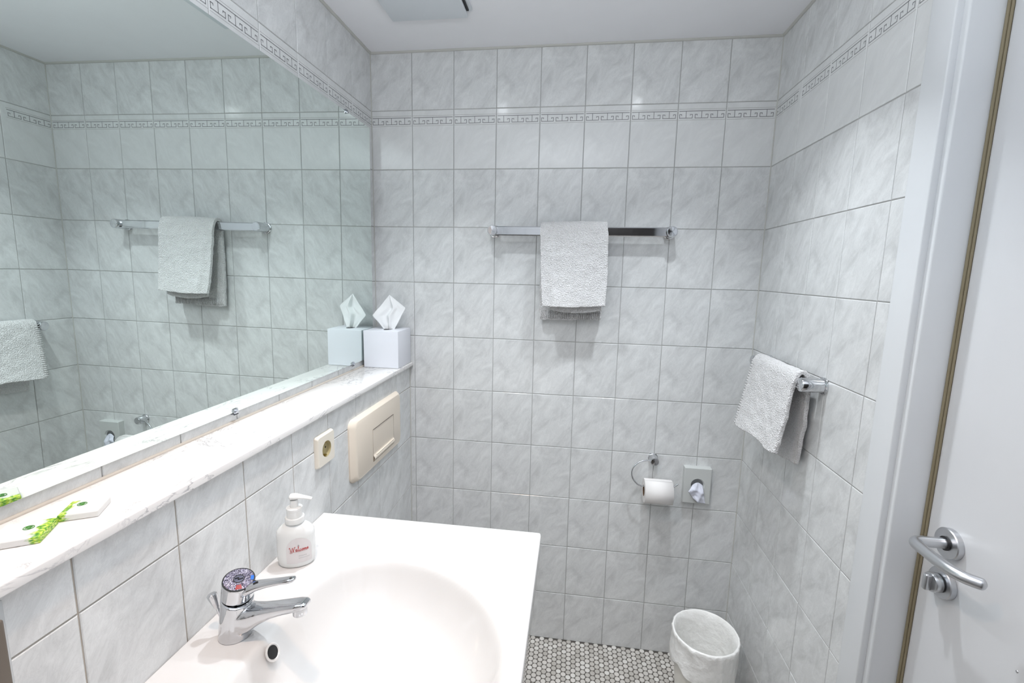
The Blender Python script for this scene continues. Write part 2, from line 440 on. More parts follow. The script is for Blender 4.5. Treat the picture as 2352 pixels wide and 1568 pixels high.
# back wall
wall_back = struct(box('wall_back', -0.15, 1.60, GR, 0.12, 0.0, 2.30, M['grout']))
for j in range(11):
    for i in range(9):
        x0 = i*PW; x1 = (i+1)*PW if i < 8 else W
        me = tile_mesh(x1-x0, rowz[j]-rowz[j+1], decor=(j == 1))
        put_tile(wall_back, me, (x0, jit(), rowz[j]))
# right wall (behind door casing the wall is cut for the door)
wall_right = struct(box('wall_right', W+GR, 1.60, -0.700, 0.0, 0.0, 2.30, M['grout']))
yj = [0.0, 0.1685, 0.3205, 0.4725, 0.6245, 0.6900]
for j in range(11):
    for k in range(5):
        wd = yj[k+1]-yj[k]
        cut = 0.0 if k else 0.0
        me = tile_mesh(wd, rowz[j]-rowz[j+1], decor=(j == 1), x0=0.0)
        put_tile(wall_right, me, (W+jit(), -yj[k], rowz[j]), -pi/2)
bm = bmesh.new()
box_bm(bm, W, 1.60, -1.665, -0.700, 2.02, 2.30)
box_bm(bm, W, 1.60, REAR, -1.665, 0.0, 2.30)
wrr = bm_obj('wall_segment', bm, M['tiledwall'], wall_right)
# left wall upper (recess behind mirror)
wall_left = struct(box('wall_left', -0.15, -GR, REAR, 0.0, 0.0, 2.30, M['grout']))
yl = [0.0] + [0.1445+k*0.1522 for k in range(0, 9)]
for k in range(len(yl)-1):
    wd = yl[k+1]-yl[k]
    for j in (0, 1):
        me = tile_mesh(wd, rowz[j]-rowz[j+1], decor=(j == 1))
        put_tile(wall_left, me, (jit(), -yl[k+1], rowz[j]), pi/2)
for j in (2, 3, 4):      # beside the mirror only the corner column shows
    put_tile(wall_left, tile_mesh(yl[1]-yl[0], PH), (0, -yl[1], rowz[j]), pi/2)
for k in range(len(yl)-1):
    put_tile(wall_left, tile_mesh(yl[k+1]-yl[k], rowz[5]-SHZ), (jit(), -yl[k+1], rowz[5]), pi/2)
# boxed-out lower wall carrying the shelf
pre = struct(box('wall_left_lower', -0.02, PRE-GR, -1.62, 0.0, 0.0, 1.0965, M['grout_warm']))
yp = [0.0] + [0.140+k*0.1536 for k in range(0, 10)]
pz = [1.0960] + [ZT-6*PH-0.0 - k*PH for k in range(0, 5)] + [0.0]
for a in range(len(pz)-1):
    for k in range(len(yp)-1):
        put_tile(pre, tile_mesh(yp[k+1]-yp[k], pz[a]-pz[a+1]), (PRE+jit(), -yp[k+1], pz[a]), pi/2)
# rear wall and ceiling
wall_rear = struct(box('wall_rear', -0.15, 1.60, REAR-0.1, REAR, 0.0, 2.30, M['tiledwall']))
dk = struct(box('reflection_panel', 0.83, 1.362, REAR-0.001, REAR+0.02, 0.0, 2.02, simple('dark_reflection_panel', (0.035, 0.03, 0.027), 0.6), bevel=0.002))  # unseen dark panel, added to give the chrome its dark reflections
wseg = box('wall_segment', 0.0, PRE+0.002, REAR, -1.62, 0.0, 2.30, M['tiledwall'], wall_left)
ceiling = struct(box('ceiling', -0.15, 1.60, REAR-0.1, 0.1, CEIL, 2.32, M['ceiling']))
def bead(name, p0, p1, r, mat, parent):
    tube(name, [p0, p1], r, mat, parent, n=8)
bead('sealant', (0, -0.001, CEIL), (W, -0.001, CEIL), 0.006, M['sealant'], ceiling)
bead('sealant', (0.001, 0, CEIL), (0.001, -1.6, CEIL), 0.006, M['sealant'], ceiling)
bead('sealant', (W-0.001, 0, CEIL), (W-0.001, -0.69, CEIL), 0.006, M['sealant'], ceiling)
bead('sealant', (W-0.0005, -0.0005, 0.0), (W-0.0005, -0.0005, CEIL), 0.0022, M['sealant'], wall_right)
bead('sealant', (0.0005, -0.0005, SHZ), (0.0005, -0.0005, CEIL), 0.0022, M['sealant'], wall_left)
bead('sealant', (PRE+0.0005, -0.0005, 0.0), (PRE+0.0005, -0.0005, 1.096), 0.0022, M['sealant'], pre)
bead('sealant', (0.002, 0, SHZ+0.001), (0.002, -1.5, SHZ+0.001), 0.0035, M['sealant_warm'], wall_left)
bead('sealant', (0.0, -0.0005, SHZ), (0.144, -0.0005, SHZ), 0.0022, M['sealant'], wall_left)

# ------------------------------------------------------------------ floor mosaic
def penny(bm, cx, cy, r, n=10, rot=0.0, h=0.0016):
    top = [bm.verts.new((cx+(r-0.0009)*cos(2*pi*k/n+rot), cy+(r-0.0009)*sin(2*pi*k/n+rot), h)) for k in range(n)]
    mid = [bm.verts.new((cx+r*cos(2*pi*k/n+rot), cy+r*sin(2*pi*k/n+rot), h-0.0008)) for k in range(n)]
    bot = [bm.verts.new((cx+r*cos(2*pi*k/n+rot), cy+r*sin(2*pi*k/n+rot), -0.0008)) for k in range(n)]
    fs = [bm.faces.new(top)]
    for k in range(n):
        fs.append(bm.faces.new((mid[k], mid[(k+1) % n], top[(k+1) % n], top[k])))
        fs.append(bm.faces.new((bot[k], bot[(k+1) % n], mid[(k+1) % n], mid[k])))
    return fs
P = 0.0206; PX = P*sqrt(3)/2
pts = []
i = -40
while i < 60:
    x = 0.7285 + i*PX
    y = -0.0172 + P*2 - (P/2 if i % 2 else 0)
    while y > -1.75:
        if PRE+0.004 < x < W-0.004 and -1.72 < y < -0.004: pts.append((x, y))
        y -= P
    i += 1
def proj(p):
    d = Vector(p) - cam.matrix_world.translation
    z = d.dot(F_); return 1176+1057.03*d.dot(R_)/z, 784-1057.03*d.dot(U_)/z
vis = []
for q in pts:
    u_, v_ = proj((q[0], q[1], 0))
    if v_ < 1580 and u_ > 1196+(1568-v_)*0.14 and not (1540 < u_ and sqrt((q[0]-1.235)**2+(q[1]+0.15)**2) < 0.10): vis.append((v_, q))
vis.sort(reverse=True)
near = set(q for _, q in vis[:300])
pm = []
for t in range(5):
    bm = bmesh.new(); penny(bm, 0, 0, 0.00945)
    me = bpy.data.meshes.new('mosaic_tile'); bm.to_mesh(me); bm.free(); me.materials.append(M['mos%d' % t]); pm.append(me)
def tone(): return random.choices(range(5), (4, 3, 3, 2, 2))[0]
bm = bmesh.new()
for q in pts:
    t = tone()
    if q in near:
        o = bpy.data.objects.new('mosaic_tile', pm[t]); o.location = (q[0]+random.uniform(-.0003, .0003), q[1]+random.uniform(-.0003, .0003), 0)
        COL.objects.link(o); o.parent = floor
    else:
        for f in penny(bm, q[0]+random.uniform(-.0003, .0003), q[1]+random.uniform(-.0003, .0003), 0.00945): f.material_index = t
me = bpy.data.meshes.new('mosaic'); bm.to_mesh(me); bm.free()
for t in range(5): me.materials.append(M['mos%d' % t])
o = bpy.data.objects.new('mosaic', me); link(o, floor); o['kind'] = 'stuff'

# ------------------------------------------------------------------ mirror
MB, MT, MY0, MY1 = 1.1365, 1.950, -0.048, -1.42
def mx_(y, z): return 0.01003 + 0.00121934*y + 0.00636191*(z-1.5)
def mp_(y, z, d=0.0): return (mx_(y, z)+d, y, z)
mir = thing('wall_mirror', 'large frameless wall mirror standing above the marble shelf', 'mirror', (0.008, -0.7, MB))
V = []; T = 0.005
for d in (0, -T):
    for (y, z) in ((MY0, MB), (MY1, MB), (MY1, MT), (MY0, MT)): V.append(mp_(y, z, d))
o = mesh_obj('glass', V, [(0,1,2,3),(7,6,5,4),(0,4,5,1),(1,5,6,2),(2,6,7,3),(3,7,4,0)], [M['mirror'], M['glass_edge']], fmat=[0,1,1,1,1,1])
adopt(mir, o)
def clip(y, z, s):
    bm = bmesh.new(); x = mx_(y, z)
    box_bm(bm, x+0.0003, x+0.003, y-0.006, y+0.006, z-0.004*s-0.002, z+0.006*s+0.002)
    box_bm(bm, 0.001, x+0.003, y-0.006, y+0.006, z-0.0045*s-0.001, z-0.0045*s+0.001)
    lathe_bm(bm, [(0.0045, 0.0005), (0.0045, 0.004), (0.003, 0.0055)], (x+0.001, y, z+0.002*s), (1, 0, 0), 14)
    adopt(mir, bm_obj('clip', bm, M['chrome_dull']))
clip(-0.767, MB, 1); clip(-0.2122, MB, 1); clip(-0.213, MT, -1)

# ------------------------------------------------------------------ marble shelf
sh = box('marble_shelf', 0.0005, 0.146, -1.60, -0.0008, 1.0965, SHZ, M['marble'], bevel=0.0025)
tag(sh, 'white marble shelf with grey veins running below the mirror', 'shelf')

# end of lower wall: dark profile at picture left
pf = thing('shower_profile', 'dark upright profile at the lower left edge of the picture', 'profile', (0.16, -1.305, 0.8385))
adopt(pf, box('post', 0.1335, 0.172, -1.352, -1.3128, BASTOP, 1.0890, M['taupe'], bevel=0.003),
      box('trim', 0.1335, 0.1365, -1.3125, -1.290, BASTOP, 1.0890, M['alu'], bevel=0.001))

# ------------------------------------------------------------------ washbasin
BZ = 0.838; BX0, BX1, BY0, BY1 = PRE+0.0015, 0.6935, -0.637, -1.463; BC = (0.455, -1.05)
half = [(0.262, -1.05), (0.262, -0.96), (0.266, -0.88), (0.283, -0.832), (0.319, -0.805), (0.370, -0.790), (0.4255, -0.791), (0.488, -0.809), (0.540, -0.838), (0.590, -0.881), (0.626, -0.9275), (0.648, -0.973), (0.6575, -1.0245), (0.660, -1.05)]
outl = half + [(x, -2.10-y) for x, y in reversed(half[1:-1])]
pol = sorted([(math.atan2(y-BC[1], x-BC[0]), math.hypot(x-BC[0], y-BC[1])) for x, y in outl])
pa = [p[0] for p in pol]; pr_ = [p[1] for p in pol]
pa = [pa[-1]-2*pi] + pa + [pa[0]+2*pi]; pr_ = [pr_[-1]] + pr_ + [pr_[0]]
def bowl_s(x, y):
    t = math.atan2(y-BC[1], x-BC[0]); return math.hypot(x-BC[0], y-BC[1])/interp(pa, pr_, t)
ks = [0, 0.3, 0.5, 0.65, 0.78, 0.87, 0.93, 0.97, 1.0, 1.03, 1.07]
kd = [0.135, 0.131, 0.122, 0.107, 0.084, 0.058, 0.034, 0.015, 0.005, 0.0012, 0.0]
def bowl_d(s):
    # smooth interpolation of the depth
    if s >= 1.07: return 0.0
    for i in range(len(ks)-1):
        if s <= ks[i+1]:
            h = ks[i+1]-ks[i]; t = (s-ks[i])/h
            def m(k):
                if k == 0 or k == len(ks)-1: return 0.0
                return (kd[k+1]-kd[k-1])/(ks[k+1]-ks[k-1])
            return (2*t**3-3*t*t+1)*kd[i] + (t**3-2*t*t+t)*h*m(i) + (-2*t**3+3*t*t)*kd[i+1] + (t**3-t*t)*h*m(i+1)
    return 0.0
def basin_mesh():
    def axis(a, b, n):
        e = [0, 0.0006, 0.0018, 0.0035, 0.006]
        lo, hi = min(a, b), max(a, b)
        m = [lo+0.006+(hi-lo-0.012)*i/n for i in range(1, n)]
        return [lo+k for k in e] + m + [hi-k for k in reversed(e)]
    xs = axis(BX0, BX1, 120); ys = axis(BY0, BY1, 170)
    nx, ny = len(xs), len(ys); RC = 0.012; V = []; F = []
    def clampc(x, y):
        for cx, sx in ((BX0+RC, -1), (BX1-RC, 1)):
            for cy, sy in ((BY1+RC, -1), (BY0-RC, 1)):
                if sx < 0: continue
                if (x-cx)*sx > 0 and (y-cy)*sy > 0:
                    d = math.hypot(x-cx, y-cy)
                    if d > RC: return cx+(x-cx)*RC/d, cy+(y-cy)*RC/d
        return x, y
    for y in ys:
        for x in xs:
            X, Y = clampc(x, y)
            e = min(BX1-x, y-BY1, BY0-y)
            z = BZ
            if e < 0.004: z -= 0.004-sqrt(max(0, 0.004**2-(0.004-e)**2))
            z -= bowl_d(bowl_s(X, Y))
            V.append((X, Y, z))
    top = len(V)
    for y in ys:
        for x in xs:
            X, Y = clampc(x, y); d = bowl_d(bowl_s(X, Y)/1.05)
            V.append((X, Y, BZ-0.048-max(0, d-0.03)))
    for j in range(ny-1):
        for i in range(nx-1):
            a = j*nx+i
            F.append((a, a+1, a+nx+1, a+nx)); F.append((top+a, top+a+nx, top+a+nx+1, top+a+1))
    ring = [i for i in range(nx)] + [j*nx+nx-1 for j in range(1, ny)] + [(ny-1)*nx+i for i in range(nx-2, -1, -1)] + [j*nx for j in range(ny-2, 0, -1)]
    for k in range(len(ring)):
        a, b2 = ring[k], ring[(k+1) % len(ring)]
        F.append((a, b2, top+b2, top+a))
    return V, F
V, F = basin_mesh()
basin = thing('washbasin', 'wide white ceramic washbasin with an oval bowl', 'washbasin', (0.4, -1.05, BZ-0.05))
bo = mesh_obj('bowl', V, F, M['ceramic'], smooth=True); adopt(basin, bo)
# overflow opening and drain
oc = Vector((0.2745, -1.047, 0.8235)); on = Vector((0.86, 0.0, 0.50)).normalized()
adopt(basin, lathe('overflow', [(0.0145, 0.0), (0.0145, 0.0015), (0.012, 0.0022), (0.0105, 0.0006), (0.0100, -0.004)], oc-on*0.0005, on, [M['ceramic']], n=30, cap0=False, cap1=False),
      lathe('overflow_hole', [(0.0104, 0.0), (0.0104, 0.0006)], oc, on, M['black'], n=30))
adopt(basin, lathe('drain', [(0.031, 0), (0.031, 0.002), (0.024, 0.003), (0.02, 0.006), (0.0, 0.007)], (0.45, -1.05, BZ-0.1355), (0, 0, 1), M['chrome'], n=32, cap0=False, cap1=False))

# ------------------------------------------------------------------ tap
tap = thing('mixer_tap', 'chrome single lever mixer tap on the basin ledge', 'tap', (0.199, -1.035, BZ))
FY = -1.035
def sect(bm, cx, cy, cz, hw, hz, n=20, p=3.2):
    """closed section in the YZ plane (superellipse)"""
    vs = []
    for k in range(n):
        t = 2*pi*k/n; c, s = cos(t), sin(t)
        vs.append(bm.verts.new((cx, cy+hw*math.copysign(abs(c)**(2/p), c), cz+hz*math.copysign(abs(s)**(2/p), s))))
    return vs
bm = bmesh.new()
secs = [(0.0265, 0.0), (0.0267, 0.002), (0.0264, 0.010), (0.0260, 0.03), (0.0254, 0.05), (0.0248, 0.0690)]
n = 40; rings = []
for r, h in secs:
    rings.append([bm.verts.new((0.199+0.0070*h/0.069 + r*cos(2*pi*k/n), FY + 0.001*h/0.069 + r*sin(2*pi*k/n), BZ+h + (-0.25*r*cos(2*pi*k/n)+0.12*r*sin(2*pi*k/n) if h > 0.06 else 0))) for k in range(n)])
for i in range(len(rings)-1):
    for k in range(n): bm.faces.new((rings[i][k], rings[i][(k+1) % n], rings[i+1][(k+1) % n], rings[i+1][k]))
bm.faces.new(rings[0]); bm.faces.new(rings[-1])
# spout loft: x, zbottom, ztop, half width
sp = [(0.194, 0.845, 0.890, 0.022), (0.210, 0.845, 0.893, 0.0225), (0.222, 0.848, 0.8945, 0.0215), (0.233, 0.854, 0.8955, 0.0195), (0.250, 0.868, 0.8985, 0.0163), (0.272, 0.882, 0.9035, 0.0145),
      (0.295, 0.892, 0.9095, 0.0140), (0.318, 0.900, 0.9155, 0.0138), (0.329, 0.904, 0.9170, 0.0122), (0.335, 0.908, 0.9150, 0.009)]
pv = None
for x, zb, zt, hw in sp:
    v = sect(bm, x, FY, (zb+zt)/2, hw, (zt-zb)/2)
    if pv:
        for k in range(20): bm.faces.new((pv[k], pv[(k+1) % 20], v[(k+1) % 20], v[k]))
    else: bm.faces.new(v)
    pv = v
bm.faces.new(pv)
# hump where the spout leaves the body
body = bm_obj('body', bm, M['chrome'])
rm = body.modifiers.new('remesh', 'REMESH'); rm.mode = 'VOXEL'; rm.voxel_size = 0.0011; rm.use_smooth_shade = True
smo = body.modifiers.new('smooth', 'SMOOTH'); smo.factor = 0.5; smo.iterations = 14
aer = lathe('aerator', [(0.0105, 0.012), (0.0115, 0.006), (0.0115, -0.004), (0.0095, -0.005)], (0.3200, FY, 0.8965), (0, 0, 1), M['chrome'], n=28)
ax = Vector((0.25, -0.127, 1)).normalized()
hc = Vector((0.2117, FY, 0.9405)) - ax*0.0320
head = lathe('head', [(0.0236, 0.0), (0.0246, 0.0010), (0.0247, 0.012), (0.0249, 0.028), (0.0249, 0.0298), (0.0244, 0.031)], hc, ax, M['chrome'], n=56, ang=30)
ringp = lathe('cap_ring', [(0.0244, 0.0308), (0.0242, 0.0323), (0.0222, 0.0323), (0.0222, 0.0308)], hc, ax, M['black'], n=56)
cap = lathe('cap', [(0.0223, 0.0300), (0.0222, 0.0326), (0.016, 0.0334), (0.0, 0.0336)], hc, ax, M['cap'], n=56, cap1=False)
cr = lathe('cap_centre_ring', [(0.0084, 0.0334), (0.0084, 0.0341), (0.0073, 0.0341), (0.0073, 0.0334)], hc, ax, M['black'], n=30)
ce = lathe('emblem', [(0.0073, 0.0333), (0.0071, 0.0339), (0.0, 0.0340)], hc, ax, M['emblem'], n=30, cap1=False)
a_, u_, v_ = frame_of(ax)
U2 = Vector((1, 0, -0.25)).normalized(); V2 = ax.cross(U2).normalized()
def capp(x, y, h=0.0345): return hc + ax*h + U2*x + V2*y
sq = tube('emblem_mark', catmull([capp(-0.005, -0.003), capp(-0.001, 0.001), capp(0.0005, -0.002), capp(0.005, 0.0035)], 5), 0.0007, M['black'], n=6)
def sector(name, a0, a1, r0, r1, mat):
    V = []; F = []; n = 8
    for i in range(n+1):
        t = math.radians(a0+(a1-a0)*i/n)
        V.append(capp(r0*cos(t), r0*sin(t), 0.0339)); V.append(capp(r1*cos(t), r1*sin(t), 0.0331))
    for i in range(n): F.append((2*i, 2*i+1, 2*i+3, 2*i+2))
    return mesh_obj(name, V, F, mat, smooth=True)
hot = sector('hot_marker', -66, -38, 0.0130, 0.0212, M['hot'])
cold = sector('cold_marker', 20, 46, 0.0175, 0.0222, M['cold'])
# lever
bm = bmesh.new()
lv = [(0.222, 0.9235, 0.0095, 0.0170), (0.235, 0.9285, 0.0085, 0.0140), (0.248, 0.9345, 0.0065, 0.0108), (0.266, 0.9405, 0.0050, 0.0088), (0.288, 0.9468, 0.0042, 0.0078), (0.304, 0.9510, 0.0040, 0.0078), (0.311, 0.9530, 0.0035, 0.0065), (0.3138, 0.9535, 0.002, 0.0035)]
pv = None
for x, z, hz, hw in lv:
    v = sect(bm, x, FY, z, hw, hz, p=2.6)
    if pv:
        for k in range(20): bm.faces.new((pv[k], pv[(k+1) % 20], v[(k+1) % 20], v[k]))
    else: bm.faces.new(v)
    pv = v
bm.faces.new(pv)
lever = bm_obj('lever', bm, M['chrome'], smooth=True)
slot1 = tube('lever_slot', [(0.2415, FY-0.004, 0.9382), (0.2475, FY-0.001, 0.9405)], 0.0024, M['black'], n=10)
slot2 = tube('lever_slot', [(0.3065, FY-0.0035, 0.9550), (0.309, FY-0.001, 0.9556)], 0.0018, M['black'], n=10)
knob = lathe('pull_knob', [(0.0028, -0.03), (0.0028, 0.0), (0.0045, 0.002), (0.0078, 0.022), (0.0078, 0.0255), (0.006, 0.027)], (0.1700, FY-0.003, 0.8850), (-0.33, -0.03, 1), M['chrome'], n=26)
adopt(tap, body, aer, head, ringp, cap, cr, ce, sq, hot, cold, lever, slot1, slot2, knob)

# ------------------------------------------------------------------ soap bottle
bt = Vector((0.186, -0.838, BZ))
sb_ = thing('soap_dispenser', 'white pump bottle of hand soap with red Welcome lettering', 'soap bottle', bt)
ang = math.radians(22); BU = Vector((cos(ang), sin(ang), 0)); BV = Vector((-sin(ang), cos(ang), 0))   # BU wide axis, -BV label normal
prof = [(0.029, 0.0), (0.0330, 0.0015), (0.0350, 0.005), (0.0370, 0.014), (0.0378, 0.026), (0.0376, 0.045), (0.0372, 0.058), (0.0376, 0.067), (0.0372, 0.073), (0.0345, 0.079), (0.0285, 0.0855), (0.0215, 0.0905), (0.0172, 0.0935), (0.0165, 0.097)]
DEP = 0.66
bottle = lathe('bottle', prof, bt, (0, 0, 1), M['bottle'], n=60, ang=60, sy=1.0, uv=(BU, BV*DEP))
def bsurf(s, h, off=0.0):
    """point on the label side: s = offset along the wide axis, h = height"""
    r = interp([p[1] for p in prof], [p[0] for p in prof], h)
    s = max(-r*0.98, min(r*0.98, s))
    d = sqrt(max(0, 1-(s/r)**2))*r*DEP
    nrm = (BU*(s/(r*r)) - BV*(d/((r*DEP)**2))).normalized()
    return bt + BU*s - BV*d + Vector((0, 0, h)) + nrm*off
V = []; F = []; NX, NZ = 24, 20
for j in range(NZ+1):
    h = 0.012+0.056*j/NZ
    wd = 0.0235 if h < 0.042 else 0.0235*sqrt(max(0.0, 1-((h-0.042)/0.0262)**2))
    for i in range(NX+1):
        V.append(bsurf(0.0085+wd*(2*i/NX-1), h, 0.0004))
for j in range(NZ):
    for i in range(NX):
        a = j*(NX+1)+i; F.append((a, a+1, a+NX+2, a+NX+1))
label = mesh_obj('label', V, F, M['label'], smooth=True)
def strokes(name, lines, mat, r=0.00042, ox=0.0, oz=0.0, sc=1.0, off=0.0009):
    bm = bmesh.new()
    for ln in lines:
        pts = catmull([Vector((x, y, 0)) for x, y in ln], 5)
        tube_bm(bm, [bsurf(ox+p.x*sc, oz+p.y*sc, off) for p in pts], r, 5)
    return bm_obj(name, bm, mat, smooth=True)
# handwritten "Welcome"
Wl = [[(-1.15, 0.55), (-0.9, 0.85), (-0.8, 0.3), (-0.55, -0.55), (-0.2, 0.7), (-0.05, 0.55), (0.0, -0.5), (0.45, 0.95), (0.62, 0.85)],
      [(0.70, -0.05), (0.98, 0.02), (0.92, 0.25), (0.72, 0.1), (0.78, -0.35), (1.12, -0.3), (1.3, 0.1), (1.5, 0.95), (1.38, 0.9), (1.33, -0.2), (1.55, -0.38), (1.72, -0.1)],
      [(2.08, 0.15), (1.88, 0.2), (1.75, -0.15), (1.95, -0.38), (2.2, -0.1)],
      [(2.45, 0.18), (2.28, 0.0), (2.38, -0.35), (2.6, -0.2), (2.58, 0.12), (2.45, 0.18), (2.75, 0.1)],
      [(2.82, 0.15), (2.82, -0.38), (2.95, 0.12), (3.1, 0.12), (3.12, -0.36), (3.25, 0.12), (3.42, 0.12), (3.45, -0.38), (3.7, -0.1)],
      [(3.65, -0.1), (3.9, 0.0), (3.86, 0.2), (3.68, 0.05), (3.74, -0.36), (4.05, -0.3)]]
txt = strokes('lettering', [[(x-1.45, y) for x, y in l] for l in Wl], M['red'], 0.00045, 0.0090, 0.0425, 0.0070*1.0)
swash = strokes('underline', [[(-2.4, -0.75), (-1.5, -0.55), (0, -0.6), (1.2, -0.5), (2.3, -0.62)], [(-2.4, -0.75), (-2.2, -0.95), (-1.6, -0.8)]], M['pink'], 0.0003, 0.0090, 0.0425, 0.0070)
small = strokes('small_print', [[(x+i*0.35, y+0.06*(k % 2)) for k, x in enumerate((0, .06, .12, .18, .24))] for y, x, c in ((-2.05, -1.05, 6), (-2.75, -1.4, 8)) for i in range(c)], M['greyink'], 0.00022, 0.0090, 0.0425, 0.0070)
orn = strokes('ornament', [[(0, 1.2), (0.0, 1.9)], [(-0.3, 1.35), (-0.15, 1.6), (0, 1.3), (0.15, 1.6), (0.3, 1.35)]], M['greyink'], 0.00028, 0.0090, 0.0425, 0.0060)
bc = bt + Vector((0, 0, 0))
collar = lathe('collar', [(0.0188, 0.0945), (0.0192, 0.096), (0.0192, 0.1035), (0.0184, 0.1055), (0.0155, 0.1060), (0.0153, 0.120), (0.0158, 0.1205), (0.0158, 0.1255), (0.0142, 0.1265), (0.009, 0.127)], bc, (0, 0, 1), M['bottle'], n=44, ang=40)
stem = lathe('stem', [(0.0082, 0.125), (0.0078, 0.142)], bc, (0, 0, 1), M['bottle'], n=28)
nz = catmull([bc+Vector((-0.008, -0.002, 0.1475)), bc+Vector((0.0, 0, 0.149)), bc+Vector((0.012, 0.002, 0.1485)), bc+Vector((0.026, 0.003, 0.1475)), bc+Vector((0.038, 0.0045, 0.1455))], 6)
nozzle = tube('nozzle', nz, lambda t: interp([0, 0.08, 0.3, 0.6, 0.97, 1], [0.006, 0.0095, 0.0098, 0.0062, 0.0045, 0.0030], t), M['bottle'], n=20, flat=0.62)
adopt(sb_, bottle, label, txt, swash, small, orn, collar, stem, nozzle)

# ------------------------------------------------------------------ tissue box
tb = thing('tissue_box', 'white cube tissue box on the marble shelf, a tissue sticking up', 'tissue box', (0.0745, -0.0745, SHZ))
X0, X1, Y0, Y1, Z0, Z1 = 0.0115, 0.1405, -0.137, -0.012, SHZ+0.0005, 1.2445
bx = box('cover', X0, X1, Y0, Y1, Z0, Z1, M['boxwhite'], bevel=0.0015)
sl = lathe('opening', [(0.032, 0.0), (0.032, 0.0006)], (0.080, -0.073, Z1), (0, 0, 1), M['black'], n=30, sx=1, sy=0.45)
# tissue: folded sheet; columns run left tip -> fold -> right tip, rows bottom -> apex
NU, NV = 32, 26; V = []; F = []
apex = Vector((0.080, -0.060, 1.368)); lt = Vector((0.020, -0.078, 1.293)); rt = Vector((0.138, -0.050, 1.321)); base = Vector((0.085, -0.072, 1.236))
def edge_l(t): return (lt.lerp(base + Vector((-0.016, 0, 0)), 1-t/0.45) if t < 0.45 else lt.lerp(apex, (t-0.45)/0.55))
def edge_r(t): return (base + Vector((0.012, 0, 0))).lerp(rt, t/0.64) if t < 0.64 else rt.lerp(apex, (t-0.64)/0.36)
for j in range(NV+1):
    t = j/NV; L = edge_l(t); R = edge_r(t)
    for i in range(NU+1):
        s = i/NU; p = L.lerp(R, s); wd = (R-L).length
        fold = 0.012*math.exp(-((s-0.60)/0.07)**2) - 0.006*math.exp(-((s-0.44)/0.09)**2)
        p.y -= fold*min(1, wd/0.05)*(1-0.35*t) + 0.0025*noise.noise(Vector((s*5, t*5, 3)))
        p.x += 0.002*noise.noise(Vector((s*4, t*6, 9)))
        V.append(p)
for j in range(NV):
    for i in range(NU):
        a = j*(NU+1)+i; F.append((a, a+1, a+NU+2, a+NU+1))
ts = mesh_obj('tissue', V, F, M['tissue'], smooth=True)
so = ts.modifiers.new('solid', 'SOLIDIFY'); so.thickness = 0.0006; so.offset = 0
adopt(tb, bx, sl, ts)

# ------------------------------------------------------------------ wrapped soaps
def soap(name, label_, c, e1, l1, l2, mat, logo, flip):
    e1 = Vector((e1[0], e1[1], 0)).normalized(); e2 = Vector((-e1.y, e1.x, 0))
    t = thing(name, label_, 'soap', (c[0], c[1], SHZ), 'wrapped guest soaps')
    t.rotation_euler = (0, 0, math.atan2(e1.y, e1.x))
    bm = bmesh.new(); box_bm(bm, -l1/2, l1/2, -l2/2, l2/2, 0.0004, 0.0095)
    bmesh.ops.subdivide_edges(bm, edges=list(bm.edges), cuts=3, use_grid_fill=True)
    for v in bm.verts:
        ex = abs(v.co.x)/(l1/2); ey = abs(v.co.y)/(l2/2)
        if v.co.z > 0.004: v.co.z += 0.0015*(1-ex**2)*(1-ey**2)
    o = bm_obj('wrapper', bm, mat, t, smooth=True, autosmooth=math.radians(50))
    bv = o.modifiers.new('b', 'BEVEL'); bv.width = 0.0012; bv.segments = 2
    # round leaf emblem
    bm = bmesh.new(); lx, ly = logo
    tube_bm(bm, [Vector((lx+0.0052*cos(a*pi/8), ly+0.0052*sin(a*pi/8), 0.0112)) for a in range(17)], 0.00045, 5)
    for s in (-1, 1):
        tube_bm(bm, catmull([Vector((lx-0.003*s, ly-0.002, 0.0113)), Vector((lx, ly+0.0025*s, 0.0113)), Vector((lx+0.003*s, ly+0.001, 0.0113)), Vector((lx, ly-0.002*s, 0.0113))], 4), 0.0005, 5)
    bm_obj('emblem', bm, M['greenink'], t)
    return t
soap('wrapped_soap', 'wrapped guest soap at the far left, green border on its right side', (0.0665, -1.2175), (0.84, 0.54), 0.052, 0.050, M['wrapA'], (0.006, 0.002), 1)
soap('wrapped_soap', 'wrapped guest soap farther from the left edge, green border on its left side', (0.0790, -1.1515), (0.86, 0.51), 0.044, 0.044, M['wrapB'], (-0.004, 0.004), -1)

